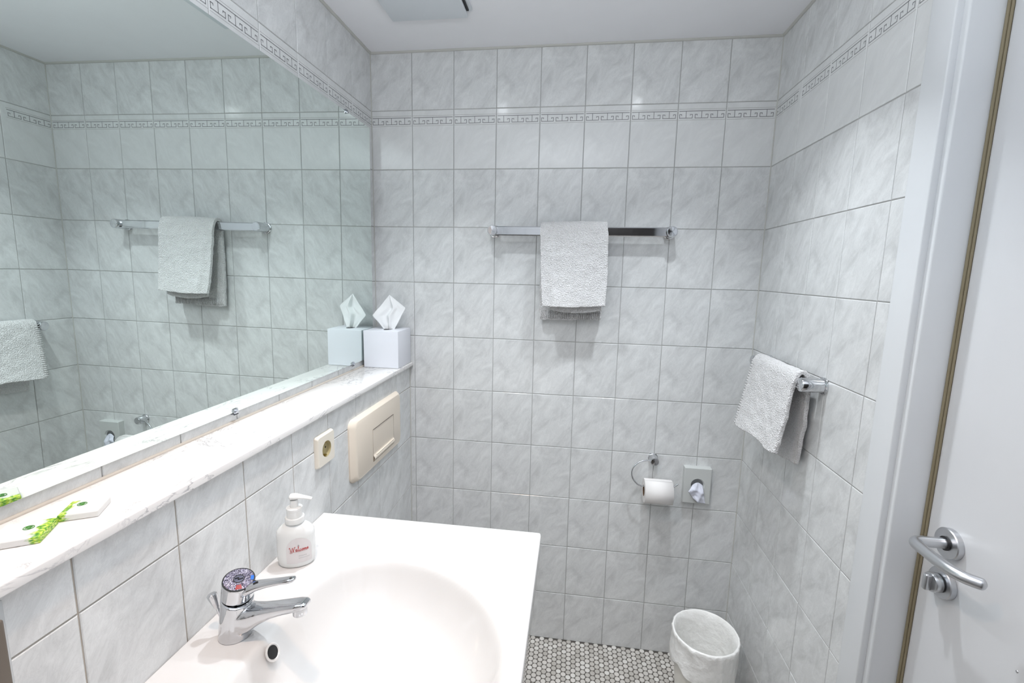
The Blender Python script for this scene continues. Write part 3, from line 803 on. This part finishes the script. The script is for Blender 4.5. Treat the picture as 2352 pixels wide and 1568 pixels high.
# ------------------------------------------------------------------ socket and flush plate on lower wall
sk = thing('wall_socket', 'cream wall socket below the marble shelf', 'socket', (PRE, -0.629, 1.007))
def rrect_plate(name, x0, x1, yc, zc, w0, h0, w1, h1, rad, mat, hole=None, n=8):
    """plate on the left wall facing +X: outer size w0*h0 at x0 tapering to w1*h1 at x1"""
    def loop(wd, ht, r):
        pts = []
        for cx, cy, a0 in ((wd/2-r, ht/2-r, 0), (-wd/2+r, ht/2-r, 90), (-wd/2+r, -ht/2+r, 180), (wd/2-r, -ht/2+r, 270)):
            for k in range(n+1):
                a = math.radians(a0+90*k/n); pts.append((cx+r*cos(a), cy+r*sin(a)))
        if hole:
            out = []
            for k in range(len(pts)):
                (ax1, ay1), (ax2, ay2) = pts[k], pts[(k+1) % len(pts)]
                m_ = 14 if math.hypot(ax2-ax1, ay2-ay1) > 0.01 else 1
                out += [(ax1+(ax2-ax1)*q/m_, ay1+(ay2-ay1)*q/m_) for q in range(m_)]
            pts = out
        return pts
    bm = bmesh.new(); prev = None
    T_ = x1-x0
    steps = [(w0, h0, x0), (w0, h0, x0+T_*0.25), (w0+(w1-w0)*0.45, h0+(h1-h0)*0.45, x0+T_*0.72), (w0+(w1-w0)*0.8, h0+(h1-h0)*0.8, x0+T_*0.93), (w1, h1, x1)]
    for wd, ht, x in steps:
        vs = [bm.verts.new((x, yc+a, zc+b3)) for a, b3 in loop(wd, ht, rad)]
        if prev:
            for k in range(len(vs)): bm.faces.new((prev[k], prev[(k+1) % len(vs)], vs[(k+1) % len(vs)], vs[k]))
        else: bm.faces.new(vs)
        prev = vs
    if hole:
        m = len(prev); hy, hz, hr = hole
        hv = []
        for v in prev:
            a = math.atan2(v.co.z-hz, v.co.y-hy); hv.append(bm.verts.new((x1, hy+hr*cos(a), hz+hr*sin(a))))
        for k in range(m): bm.faces.new((prev[k], prev[(k+1) % m], hv[(k+1) % m], hv[k]))
    else: bm.faces.new(prev)
    return bm_obj(name, bm, mat, smooth=True, autosmooth=math.radians(25))
pl = rrect_plate('cover_plate', PRE, PRE+0.0105, -0.629, 1.007, 0.081, 0.082, 0.074, 0.075, 0.006, M['cream'], hole=(-0.629, 1.007, 0.0205))
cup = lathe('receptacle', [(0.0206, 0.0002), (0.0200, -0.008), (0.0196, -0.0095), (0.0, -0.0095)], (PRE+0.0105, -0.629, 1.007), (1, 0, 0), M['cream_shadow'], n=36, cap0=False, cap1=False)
pins = [lathe('contact_hole', [(0.0026, 0), (0.0026, 0.0006)], (PRE+0.001, -0.629+s*0.0095, 1.007), (1, 0, 0), M['black'], n=14) for s in (-1, 1)]
cl = [box('earth_clip', PRE+0.001, PRE+0.009, -0.632, -0.626, 1.007+s*0.0165-0.001, 1.007+s*0.0165+0.001, M['brass']) for s in (-1, 1)]
adopt(sk, pl, cup, *pins, *cl)

fp = thing('flush_plate', 'beige toilet flush plate with a recessed push button on the lower wall', 'flush plate', (PRE, -0.32, 0.94))
FX = PRE+0.0175
pc = (-0.3165, 0.9385)
plate = rrect_plate('plate', PRE, FX, pc[0], pc[1], 0.368, 0.190, 0.330, 0.176, 0.022, M['beige'])
bc_y0, bc_y1, bz0, bz1 = -0.377, -0.213, 0.8665, 0.9690
rim = tube('button_gap', [(FX+0.0002, y, z) for y, z in ((bc_y0, bz0), (bc_y1, bz0), (bc_y1, bz1), (bc_y0, bz1), (bc_y0, bz0+0.0001))], 0.0006, simple('gap_shadow', (0.30, 0.24, 0.17), 0.6), n=6)
bm = bmesh.new()
# sloping push button: top edge in, bottom edge out, scooped grip
NB = 14; vs = []
def btx(t):   # t=0 top, 1 bottom
    return FX - 0.0004 + (-0.0030*sin(pi*min(1, t/0.82)) if t < 0.82 else 0.0042*sin(pi*(t-0.82)/0.18))
for i in range(NB*3+1):
    t = i/(NB*3); z = bz1-0.001-(bz1-bz0-0.002)*t
    vs.append([bm.verts.new((btx(t) + 0.0008, y, z)) for y in (bc_y0+0.0012, bc_y0+0.012, bc_y1-0.012, bc_y1-0.0012)])
for i in range(len(vs)-1):
    for k in range(3): bm.faces.new((vs[i][k], vs[i][k+1], vs[i+1][k+1], vs[i+1][k]))
button = bm_obj('push_button', bm, M['beige'], smooth=True)
ridge = tube('grip_ridge', [(FX+0.0022, -0.360, 0.8835), (FX+0.0022, -0.222, 0.8835)], 0.0022, M['beige'], n=10)
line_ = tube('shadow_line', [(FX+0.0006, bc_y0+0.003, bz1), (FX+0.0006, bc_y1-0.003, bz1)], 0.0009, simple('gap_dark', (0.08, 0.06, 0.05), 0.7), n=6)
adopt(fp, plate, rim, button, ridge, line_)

# ------------------------------------------------------------------ towel rails
def rail_post(parent, p_wall, axis, length, rf=0.0215, rp=0.0178):
    a = Vector(axis)
    bm = bmesh.new()
    lathe_bm(bm, [(rf, 0.0), (rf, 0.004), (rf-0.0015, 0.0055), (rp, 0.006), (rp, length-0.002), (rp-0.0012, length), ], p_wall, a, 40)
    o = bm_obj('post', bm, M['chrome'], smooth=True, autosmooth=math.radians(40)); adopt(parent, o)
    c = lathe('end_cap', [(rp-0.0022, length), (rp-0.003, length+0.0008), (0.0, length+0.0012)], p_wall, a, M['chrome'], n=36, cap1=False); adopt(parent, c)
def bar_mesh(name, a, b, n_dir, hh=0.0155, ht=0.0055):
    """flat oval bar from a to b; n_dir = outward direction"""
    a = Vector(a); b = Vector(b); nd = Vector(n_dir); up = Vector((0, 0, 1)); bm = bmesh.new(); rings = []
    prof2 = [(-ht, -hh+0.003), (-ht+0.002, -hh), (ht-0.002, -hh), (ht, -hh+0.003), (ht, hh-0.003), (ht-0.002, hh), (-ht+0.002, hh), (-ht, hh-0.003)]
    for p in (a, b): rings.append([bm.verts.new(p + nd*x + up*z) for x, z in prof2])
    for k in range(8): bm.faces.new((rings[0][k], rings[0][(k+1) % 8], rings[1][(k+1) % 8], rings[1][k]))
    bm.faces.new(rings[0]); bm.faces.new(rings[1])
    return bm_obj(name, bm, M['chrome'])
r1 = thing('towel_rail', 'long chrome towel rail on the end wall facing the camera', 'towel rail', (0.76, 0.0, 1.602))
rail_post(r1, (0.4575, 0, 1.6025), (0, -1, 0), 0.061); rail_post(r1, (1.0615, 0, 1.6025), (0, -1, 0), 0.061)
b1 = bar_mesh('bar', (0.462, -0.045, 1.6015), (1.057, -0.045, 1.6015), (0, -1, 0)); adopt(r1, b1)
RZ = 1.1975
r2 = thing('towel_rail', 'short chrome towel rail on the right wall near the door', 'towel rail', (W, -0.31, RZ))
rail_post(r2, (W, -0.1500, RZ), (-1, 0, 0), 0.056); rail_post(r2, (W, -0.4690, RZ), (-1, 0, 0), 0.056)
b2 = bar_mesh('bar', (W-0.042, -0.153, RZ), (W-0.042, -0.466, RZ), (-1, 0, 0)); adopt(r2, b2)

# ------------------------------------------------------------------ towels
def sheet(name, fn, nu, nv, thick, mat, amp=0.0022, sub=0, fr=1.0, seed=0):
    V = []; F = []
    for j in range(nv+1):
        for i in range(nu+1):
            p = Vector(fn(i/nu, j/nv))
            n_ = Vector((noise.noise(p*38*fr+Vector((seed, 0, 0))), noise.noise(p*38*fr+Vector((5+seed, 0, 0))), noise.noise(p*38*fr+Vector((9+seed, 0, 0)))))
            f_ = Vector((noise.noise(p*210+Vector((seed, 2, 0))), noise.noise(p*210+Vector((5, 7, 0))), noise.noise(p*210+Vector((9, 1, 0)))))
            V.append(p + n_*amp + f_*amp*0.35)
    for j in range(nv):
        for i in range(nu):
            a = j*(nu+1)+i; F.append((a, a+1, a+nu+2, a+nu+1))
    o = mesh_obj(name, V, F, mat, smooth=True)
    s = o.modifiers.new('s', 'SOLIDIFY'); s.thickness = thick; s.offset = 0; s.use_rim = True
    bv = o.modifiers.new('b', 'BEVEL'); bv.width = thick*0.42; bv.segments = 3; bv.angle_limit = math.radians(50)
    return o
def path_at(pts, t):
    P_ = [Vector(p) for p in pts]; L = [0]
    for a, b in zip(P_, P_[1:]): L.append(L[-1]+(b-a).length)
    d = t*L[-1]
    for i in range(len(P_)-1):
        if d <= L[i+1] or i == len(P_)-2:
            return P_[i].lerp(P_[i+1], (d-L[i])/(L[i+1]-L[i]))
tw1 = thing('hand_towel', 'white terry towel folded over the long rail on the end wall', 'towel', (0.74, -0.05, 1.30))
# left edge and right edge paths (x, y, z): back hem -> over the bar -> front hem
LE = catmull([(0.628, -0.027, 1.297), (0.626, -0.022, 1.45), (0.625, -0.026, 1.60), (0.624, -0.031, 1.620), (0.625, -0.045, 1.6265), (0.625, -0.060, 1.617), (0.627, -0.068, 1.58), (0.633, -0.080, 1.46), (0.641, -0.098, 1.347)], 8)
RE = catmull([(0.845, -0.026, 1.299), (0.852, -0.022, 1.45), (0.851, -0.026, 1.60), (0.849, -0.031, 1.622), (0.848, -0.046, 1.629), (0.850, -0.062, 1.619), (0.853, -0.070, 1.58), (0.856, -0.078, 1.46), (0.853, -0.092, 1.353)], 8)
def f1(s, t):
    p = path_at(LE, t).lerp(path_at(RE, t), s)
    if t > 0.5:
        k = (t-0.5)/0.5
        p.y -= 0.004*sin(pi*s)*k + 0.0035*sin(s*9+t*4)*k + 0.006*math.exp(-((s-0.10-0.10*k)/0.05)**2)*k
        p.z -= 0.004*sin(pi*s)*(k**6)
    p.z += 0.003*sin(pi*s)*math.exp(-((t-0.5)/0.08)**2)
    if t < 0.02: p.z -= 0.003*sin(s*5)
    return p
o1 = sheet('cloth', f1, 56, 150, 0.0115, M['terry'])
LE2 = catmull([(0.640, -0.066, 1.585), (0.652, -0.068, 1.45), (0.665, -0.076, 1.335)], 6)
RE2 = catmull([(0.842, -0.068, 1.585), (0.845, -0.066, 1.45), (0.842, -0.072, 1.337)], 6)
def f2(s, t):
    p = path_at(LE2, t).lerp(path_at(RE2, t), s)
    p.z -= 0.012*sin(pi*s)**0.8*t**4
    p.y += 0.006 - 0.003*sin(pi*s)*t
    return p
o2 = sheet('inner_fold', f2, 50, 50, 0.0095, M['terry'], seed=3)
# ribbed hem of the back layer
bm = bmesh.new()
for i in range(34):
    x = 0.634+i*(0.840-0.634)/33
    tube_bm(bm, [(x, -0.0332, 1.2990), (x, -0.0325, 1.327)], 0.0021, 5)
hem = bm_obj('hem', bm, M['terry'], smooth=True)
adopt(tw1, o1, o2, hem)

tw2 = thing('hand_towel', 'small white terry towel hung over the short rail on the right wall', 'towel', (1.32, -0.32, 0.97))
FE = catmull([(1.346, -0.205, 0.948), (1.350, -0.190, 1.08), (1.347, -0.180, 1.19), (1.340, -0.178, 1.216), (1.328, -0.177, 1.2225), (1.314, -0.178, 1.213), (1.305, -0.180, 1.18), (1.288, -0.186, 1.09), (1.266, -0.197, 1.003)], 8)
NE = catmull([(1.346, -0.425, 0.972), (1.350, -0.436, 1.08), (1.347, -0.446, 1.19), (1.340, -0.448, 1.216), (1.328, -0.449, 1.2225), (1.316, -0.449, 1.213), (1.309, -0.449, 1.18), (1.298, -0.452, 1.09), (1.285, -0.452, 1.012)], 8)
def f3(s, t):
    p = path_at(FE, t).lerp(path_at(NE, t), s)
    if t > 0.5:
        k = (t-0.5)/0.5
        p.x -= 0.004*sin(pi*s)*k + 0.003*sin(s*8)*k
        p.z += (0.003*math.exp(-((s-0.45)/0.25)**2) - 0.010*math.exp(-((s-0.86)/0.14)**2))*k**5
    else:
        k = (0.5-t)/0.5
        p.x += 0.003*sin(s*7+1)*k
    return p
o3 = sheet('cloth', f3, 56, 130, 0.011, M['terry'], seed=11)
# stitched ribs along the far selvedge
bm = bmesh.new()
for i in range(26):
    t = 0.60+0.385*i/25
    p = f3(0.0, t); q_ = f3(0.05, t); nrm = Vector((-1, 0, 0.2))*0.0056
    tube_bm(bm, [p+nrm+Vector((0, 0.003, 0)), q_+nrm], 0.0019, 5)
sel = bm_obj('selvedge', bm, M['terry'], smooth=True)
adopt(tw2, o3, sel)

# ------------------------------------------------------------------ toilet paper holder and roll
ph = thing('paper_holder', 'chrome ring toilet paper holder on the end wall', 'paper holder', (1.0605, 0, 0.795))
rail_post(ph, (1.0605, 0, 0.795), (0, -1, 0), 0.040, 0.0178, 0.0155)
wp = [(1.056, -0.036, 0.7975), (1.030, -0.041, 0.7985), (1.006, -0.045, 0.792), (0.988, -0.048, 0.775), (0.981, -0.050, 0.755), (0.985, -0.052, 0.733), (0.998, -0.054, 0.716), (1.014, -0.055, 0.7075), (1.040, -0.055, 0.7055), (1.09, -0.055, 0.7060), (1.120, -0.055, 0.7095), (1.134, -0.054, 0.716), (1.143, -0.054, 0.7235)]
adopt(ph, tube('ring_wire', catmull(wp, 8), 0.0031, M['chrome'], n=14))
roll = thing('toilet_roll', 'white toilet paper roll hanging on the chrome ring holder', 'toilet roll', (1.073, -0.055, 0.65))
rc = Vector((1.0255, -0.055, 0.6905)); RL = 0.0975
bm = bmesh.new()
RR = 0.0435; cr_ = 0.0195
lathe_bm(bm, [(cr_, 0.0), (RR-0.002, 0.0), (RR, 0.002), (RR+0.0002, RL*0.5), (RR, RL-0.002), (RR-0.002, RL), (cr_, RL)], rc, (1, 0, 0), 64, False, False)
ro = bm_obj('paper', bm, M['paper'], smooth=True, autosmooth=math.radians(45))
co = lathe('core', [(cr_, RL), (cr_-0.0006, RL), (cr_-0.0006, -0.0002), (cr_+0.0002, -0.0002)], rc, (1, 0, 0), M['card'], n=40, cap0=False, cap1=False)
# loose end of the sheet lies on the front of the roll
V = []; F = []
for k in range(15):
    a = math.radians(100 + 9*k)
    for x in (0.0006, RL-0.0006):
        V.append((rc.x+x, rc.y + (RR+0.0010+0.0004*(14-k)/14)*cos(a), rc.z + (RR+0.0010)*sin(a)))
for k in range(14): F.append((2*k, 2*k+1, 2*k+3, 2*k+2))
le = mesh_obj('loose_sheet', V, F, M['paper'], smooth=True)
so = le.modifiers.new('s', 'SOLIDIFY'); so.thickness = 0.0006
adopt(roll, ro, co, le)

# ------------------------------------------------------------------ hygiene bag dispenser
bd = thing('hygiene_bag_dispenser', 'pale grey box dispenser with a round opening beside the toilet roll', 'dispenser', (1.217, 0, 0.71))
bx0, bx1, bz0_, bz1_, by = 1.1700, 1.2635, 0.6425, 0.7760, -0.0255
hc_ = (1.2180, 0.7130); hr = 0.0245
bm = bmesh.new()
n = 48; outer = []; inner = []
def onrect(a):
    dx, dz = cos(a), sin(a)
    t = 1e9
    if dx > 0: t = min(t, (bx1-0.0015-hc_[0])/dx)
    if dx < 0: t = min(t, (bx0+0.0015-hc_[0])/dx)
    if dz > 0: t = min(t, (bz1_-0.0015-hc_[1])/dz)
    if dz < 0: t = min(t, (bz0_+0.0015-hc_[1])/dz)
    return hc_[0]+dx*t, hc_[1]+dz*t
angs = sorted([2*pi*k/n - pi for k in range(n)] + [math.atan2(z-hc_[1], x-hc_[0]) for x in (bx0+0.0015, bx1-0.0015) for z in (bz0_+0.0015, bz1_-0.0015)])
m = len(angs)
o_ = [bm.verts.new((onrect(a)[0], by, onrect(a)[1])) for a in angs]
r_out = [bm.verts.new((hc_[0]+(hr+0.0)*cos(a), by, hc_[1]+hr*sin(a))) for a in angs]
r_in = [bm.verts.new((hc_[0]+(hr-0.004)*cos(a), by+0.006, hc_[1]-0.001+(hr-0.004)*sin(a))) for a in angs]
def ob(a, y, g):
    x, z = onrect(a)
    x = bx0+g if abs(x-bx0-0.0015) < 1e-5 else (bx1-g if abs(x-bx1+0.0015) < 1e-5 else x)
    z = bz0_+g if abs(z-bz0_-0.0015) < 1e-5 else (bz1_-g if abs(z-bz1_+0.0015) < 1e-5 else z)
    return (x, y, z)
o1_ = [bm.verts.new(ob(a, by+0.0015, 0)) for a in angs]
o2_ = [bm.verts.new(ob(a, 0.0, 0)) for a in angs]
for k in range(m):
    k2 = (k+1) % m
    for A, B in ((o_, r_out), (r_out, r_in), (o1_, o_), (o2_, o1_)): bm.faces.new((A[k], A[k2], B[k2], B[k]))
bdm = bm_obj('housing', bm, M['whiteplastic'], smooth=True, autosmooth=math.radians(28))
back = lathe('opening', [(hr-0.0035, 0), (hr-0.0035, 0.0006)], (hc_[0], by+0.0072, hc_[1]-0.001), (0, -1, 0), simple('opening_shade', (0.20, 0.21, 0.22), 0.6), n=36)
# bag pulled out of the opening
V = []; F = []; NU, NV = 22, 22
for j in range(NV+1):
    t = j/NV
    for i in range(NU+1):
        s = i/NU
        # top edge inside the hole, bottom edge slanting
        topx = hc_[0]-0.0175+0.036*s; topz = hc_[1]-0.002+0.010*sin(pi*s)
        botx = 1.1835+0.0615*s if s < 0.35 else 1.205+(s-0.35)/0.65*0.0405
        botz = interp([0, 0.12, 0.35, 0.6, 0.9, 1.0], [0.6930, 0.6830, 0.6640, 0.6515, 0.6485, 0.6500], s)
        x = topx*(1-t)+botx*t; z = topz*(1-t)+botz*t
        y = by + 0.004 - 0.014*min(1, t*2.4) + 0.0035*sin(s*11+t*5)*min(1, t*2) + 0.003*noise.noise(Vector((s*6, t*6, 1)))
        V.append((x, y, z))
for j in range(NV):
    for i in range(NU):
        a = j*(NU+1)+i; F.append((a, a+1, a+NU+2, a+NU+1))
bg = mesh_obj('bag', V, F, M['bag'], smooth=True); so = bg.modifiers.new('s', 'SOLIDIFY'); so.thickness = 0.0005
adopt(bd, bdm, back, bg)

# ------------------------------------------------------------------ waste bin
bn = thing('waste_bin', 'round white waste bin with a plastic liner in the far right corner', 'bin', (1.2235, -0.240, 0))
bcx = Vector((1.2215, -0.238, 0.0))
bucket = lathe('bucket', [(0.073, 0.002), (0.076, 0.004), (0.0985, 0.293), (0.1015, 0.296), (0.1030, 0.300), (0.1005, 0.3025), (0.0985, 0.298), (0.0745, 0.012), (0.0, 0.010)], bcx, (0, 0, 1), M['bin'], n=72, cap1=False)
NA = 160; V = []; F = []
prl = [('i', 0.03, -0.004), ('i', 0.10, -0.004), ('i', 0.18, -0.003), ('i', 0.25, -0.003), ('i', 0.285, -0.002), ('r', 0.3030, 0.0), ('r', 0.3052, 0.0), ('o', 0.300, 0.0022), ('o', 0.285, 0.003), ('o', 0.262, 0.0045), ('o', 0.235, 0.006), ('o', 0.205, 0.008), ('h', 0.18, 0.0085)]
def rad(z, kind):
    ro_ = interp([0.004, 0.293, 0.303], [0.076, 0.0985, 0.102], z)
    return ro_-0.003 if kind == 'i' else ro_
for q, (kind, z, g) in enumerate(prl):
    for k in range(NA):
        a = 2*pi*k/NA
        c = Vector((cos(a), sin(a), 0))
        amp = {'i': 0.0045, 'r': 0.0008, 'o': 0.0055, 'h': 0.007}[kind]
        wob = noise.noise(Vector((cos(a)*2.4, sin(a)*2.4, z*14)))*amp + noise.noise(Vector((cos(a)*7+z*20, sin(a)*7, z*6)))*amp*0.6
        zz = z
        if kind in 'oh':
            low = 0.16 + 0.050*noise.noise(Vector((cos(a)*1.3+4, sin(a)*1.3, 0))) + 0.035*sin(a*1.0-2.2)
            zz = 0.300 - (0.300-z)/(0.300-0.18)*(0.300-low)
            left = max(0, -cos(a+0.35))
            g2 = g + 0.007*left*max(0, 1-abs(zz-0.215)/0.055)
        else: g2 = g
        r = (0.1005 if q == 6 else (0.0975 if q == 5 else rad(zz, kind))) + g2 + (abs(wob) if kind in 'oh' else wob*0.7-0.0012 if kind == 'i' else wob)
        V.append(bcx + c*r + Vector((0, 0, zz)))
for q in range(len(prl)-1):
    for k in range(NA):
        a = q*NA+k; b4 = q*NA+(k+1) % NA; F.append((a, b4, b4+NA, a+NA))
F.append(tuple(range(NA)))
liner = mesh_obj('liner', V, F, M['liner'], smooth=True)
dark_blk = box('dark_block', 1.296, 1.318, -0.232, -0.205, 0.06, 0.135, M['taupe'], bevel=0.003)  # small dark block between bin and wall, not identified
adopt(bn, bucket, liner, dark_blk)

# ------------------------------------------------------------------ extractor fan
fan = thing('extractor_fan', 'flat square extractor fan cover on the ceiling', 'fan', (0.29, -0.34, CEIL))
fx0, fx1, fy0, fy1 = 0.176, 0.408, -0.460, -0.226
adopt(fan, box('base_frame', fx0+0.010, fx1+0.014, fy0-0.010, fy1-0.012, CEIL-0.0065, CEIL, M['fan'], bevel=0.0015),
      box('slot', fx0+0.016, fx1+0.006, fy0-0.004, fy1-0.020, CEIL-0.0105, CEIL-0.0065, M['black']),
      box('cover', fx0, fx1, fy0, fy1, CEIL-0.0195, CEIL-0.0105, M['fan'], bevel=0.003))

# ------------------------------------------------------------------ door, frame
DX = 1.427
door = struct(box('door_1', DX, DX+0.040, -1.612, -0.7665, 0.006, 1.9850, M['doorwhite'], bevel=0.0015))
def on_door(*objs):
    for o in objs: o.parent = door
on_door(*[box('casing', 1.3570, W+0.0015, y0, y1, z0, z1, M['framewhite'], bevel=0.0028, segs=4) for y0, y1, z0, z1 in
          ((-0.7450, -0.6840, 0.0, 2.060), (-1.700, -1.636, 0.0, 2.060))])
on_door(box('casing', 1.3570, W+0.0015, -1.6362, -0.7448, 1.998, 2.060, M['framewhite'], bevel=0.0028, segs=4))
on_door(box('jamb', 1.3695, 1.520, -0.7570, -0.690, 0.0, 2.02, M['framewhite'], bevel=0.004, segs=5),
        box('jamb', 1.3695, 1.520, -1.690, -1.6215, 0.0, 2.02, M['framewhite'], bevel=0.004, segs=5),
        box('jamb', 1.3695, 1.520, -1.622, -0.7565, 1.9930, 2.02, M['framewhite'], bevel=0.004, segs=5))
on_door(tube('gasket', [(DX-0.003, -0.7602, 0.0), (DX-0.003, -0.7602, 1.993)], 0.0030, M['seal'], n=10),
        tube('gasket', [(DX-0.0015, -0.7655, 0.0), (DX-0.0015, -0.7655, 1.993)], 0.0022, M['seal'], n=10))
bk = box('rebate', DX+0.0005, 1.52, -1.63, -0.755, 0.0, 2.02, M['black'])
bk.parent = door
# outer side of the opening is closed by the leaf; handle set
hy, hz = -0.8235, 1.002
handle = bpy.data.objects.new('door_handle', None); link(handle, door)
ros = lathe('rosette', [(0.0262, 0.0), (0.0262, 0.0015), (0.0270, 0.002), (0.0270, 0.0095), (0.0258, 0.0110), (0.0, 0.0112)], (DX, hy, hz), (-1, 0, 0), M['steel'], handle, n=56, cap1=False, ang=30)
col_ = lathe('neck_ring', [(0.0122, 0.0105), (0.0122, 0.0135), (0.0095, 0.0138)], (DX, hy, hz), (-1, 0, 0), M['black'], handle, n=36)
lp = catmull([(DX-0.008, hy, hz), (DX-0.035, hy, hz), (DX-0.052, hy, hz), (DX-0.0612, hy-0.004, hz), (DX-0.0650, hy-0.013, hz), (DX-0.0655, hy-0.032, hz), (DX-0.0655, hy-0.057, hz), (DX-0.0640, hy-0.080, hz), (DX-0.0575, hy-0.099, hz), (DX-0.0470, hy-0.1105, hz), (DX-0.0370, hy-0.1180, hz)], 8)
lev = tube('lever', lp, lambda t: 0.0093 if t < 0.94 else 0.0093*sqrt(max(0.04, 1-((t-0.94)/0.06)**2)), M['steel'], handle, n=24)
lock = bpy.data.objects.new('thumb_turn', None); link(lock, door)
ly, lz = -0.8235, 0.926
r2_ = lathe('rosette', [(0.0262, 0.0), (0.0262, 0.0015), (0.0270, 0.002), (0.0270, 0.0095), (0.0258, 0.0110), (0.0, 0.0112)], (DX, ly, lz), (-1, 0, 0), M['steel'], lock, n=56, cap1=False, ang=30)
nr = lathe('neck_ring', [(0.0150, 0.0108), (0.0150, 0.0135)], (DX, ly, lz), (-1, 0, 0), M['black'], lock, n=30)
bm = bmesh.new()
lathe_bm(bm, [(0.0160, 0.013), (0.0168, 0.0145), (0.0172, 0.0235), (0.0162, 0.0255), (0.0, 0.0265)], (DX, ly, lz), (-1, 0, 0), 40, True, False, sx=1.0, sy=1.0)
kn = bm_obj('knob', bm, M['steel'], lock, smooth=True, autosmooth=math.radians(35))
grip = box('grip', DX-0.036, DX-0.024, ly-0.0050, ly+0.0050, lz-0.0150, lz+0.0150, M['steel'], lock, bevel=0.003)
grip.rotation_euler = (0, 0, 0)
screw = lathe('screw', [(0.0022, 0), (0.0018, 0.0006)], (DX, -0.967, 0.885), (-1, 0, 0), M['steel'], door, n=14)
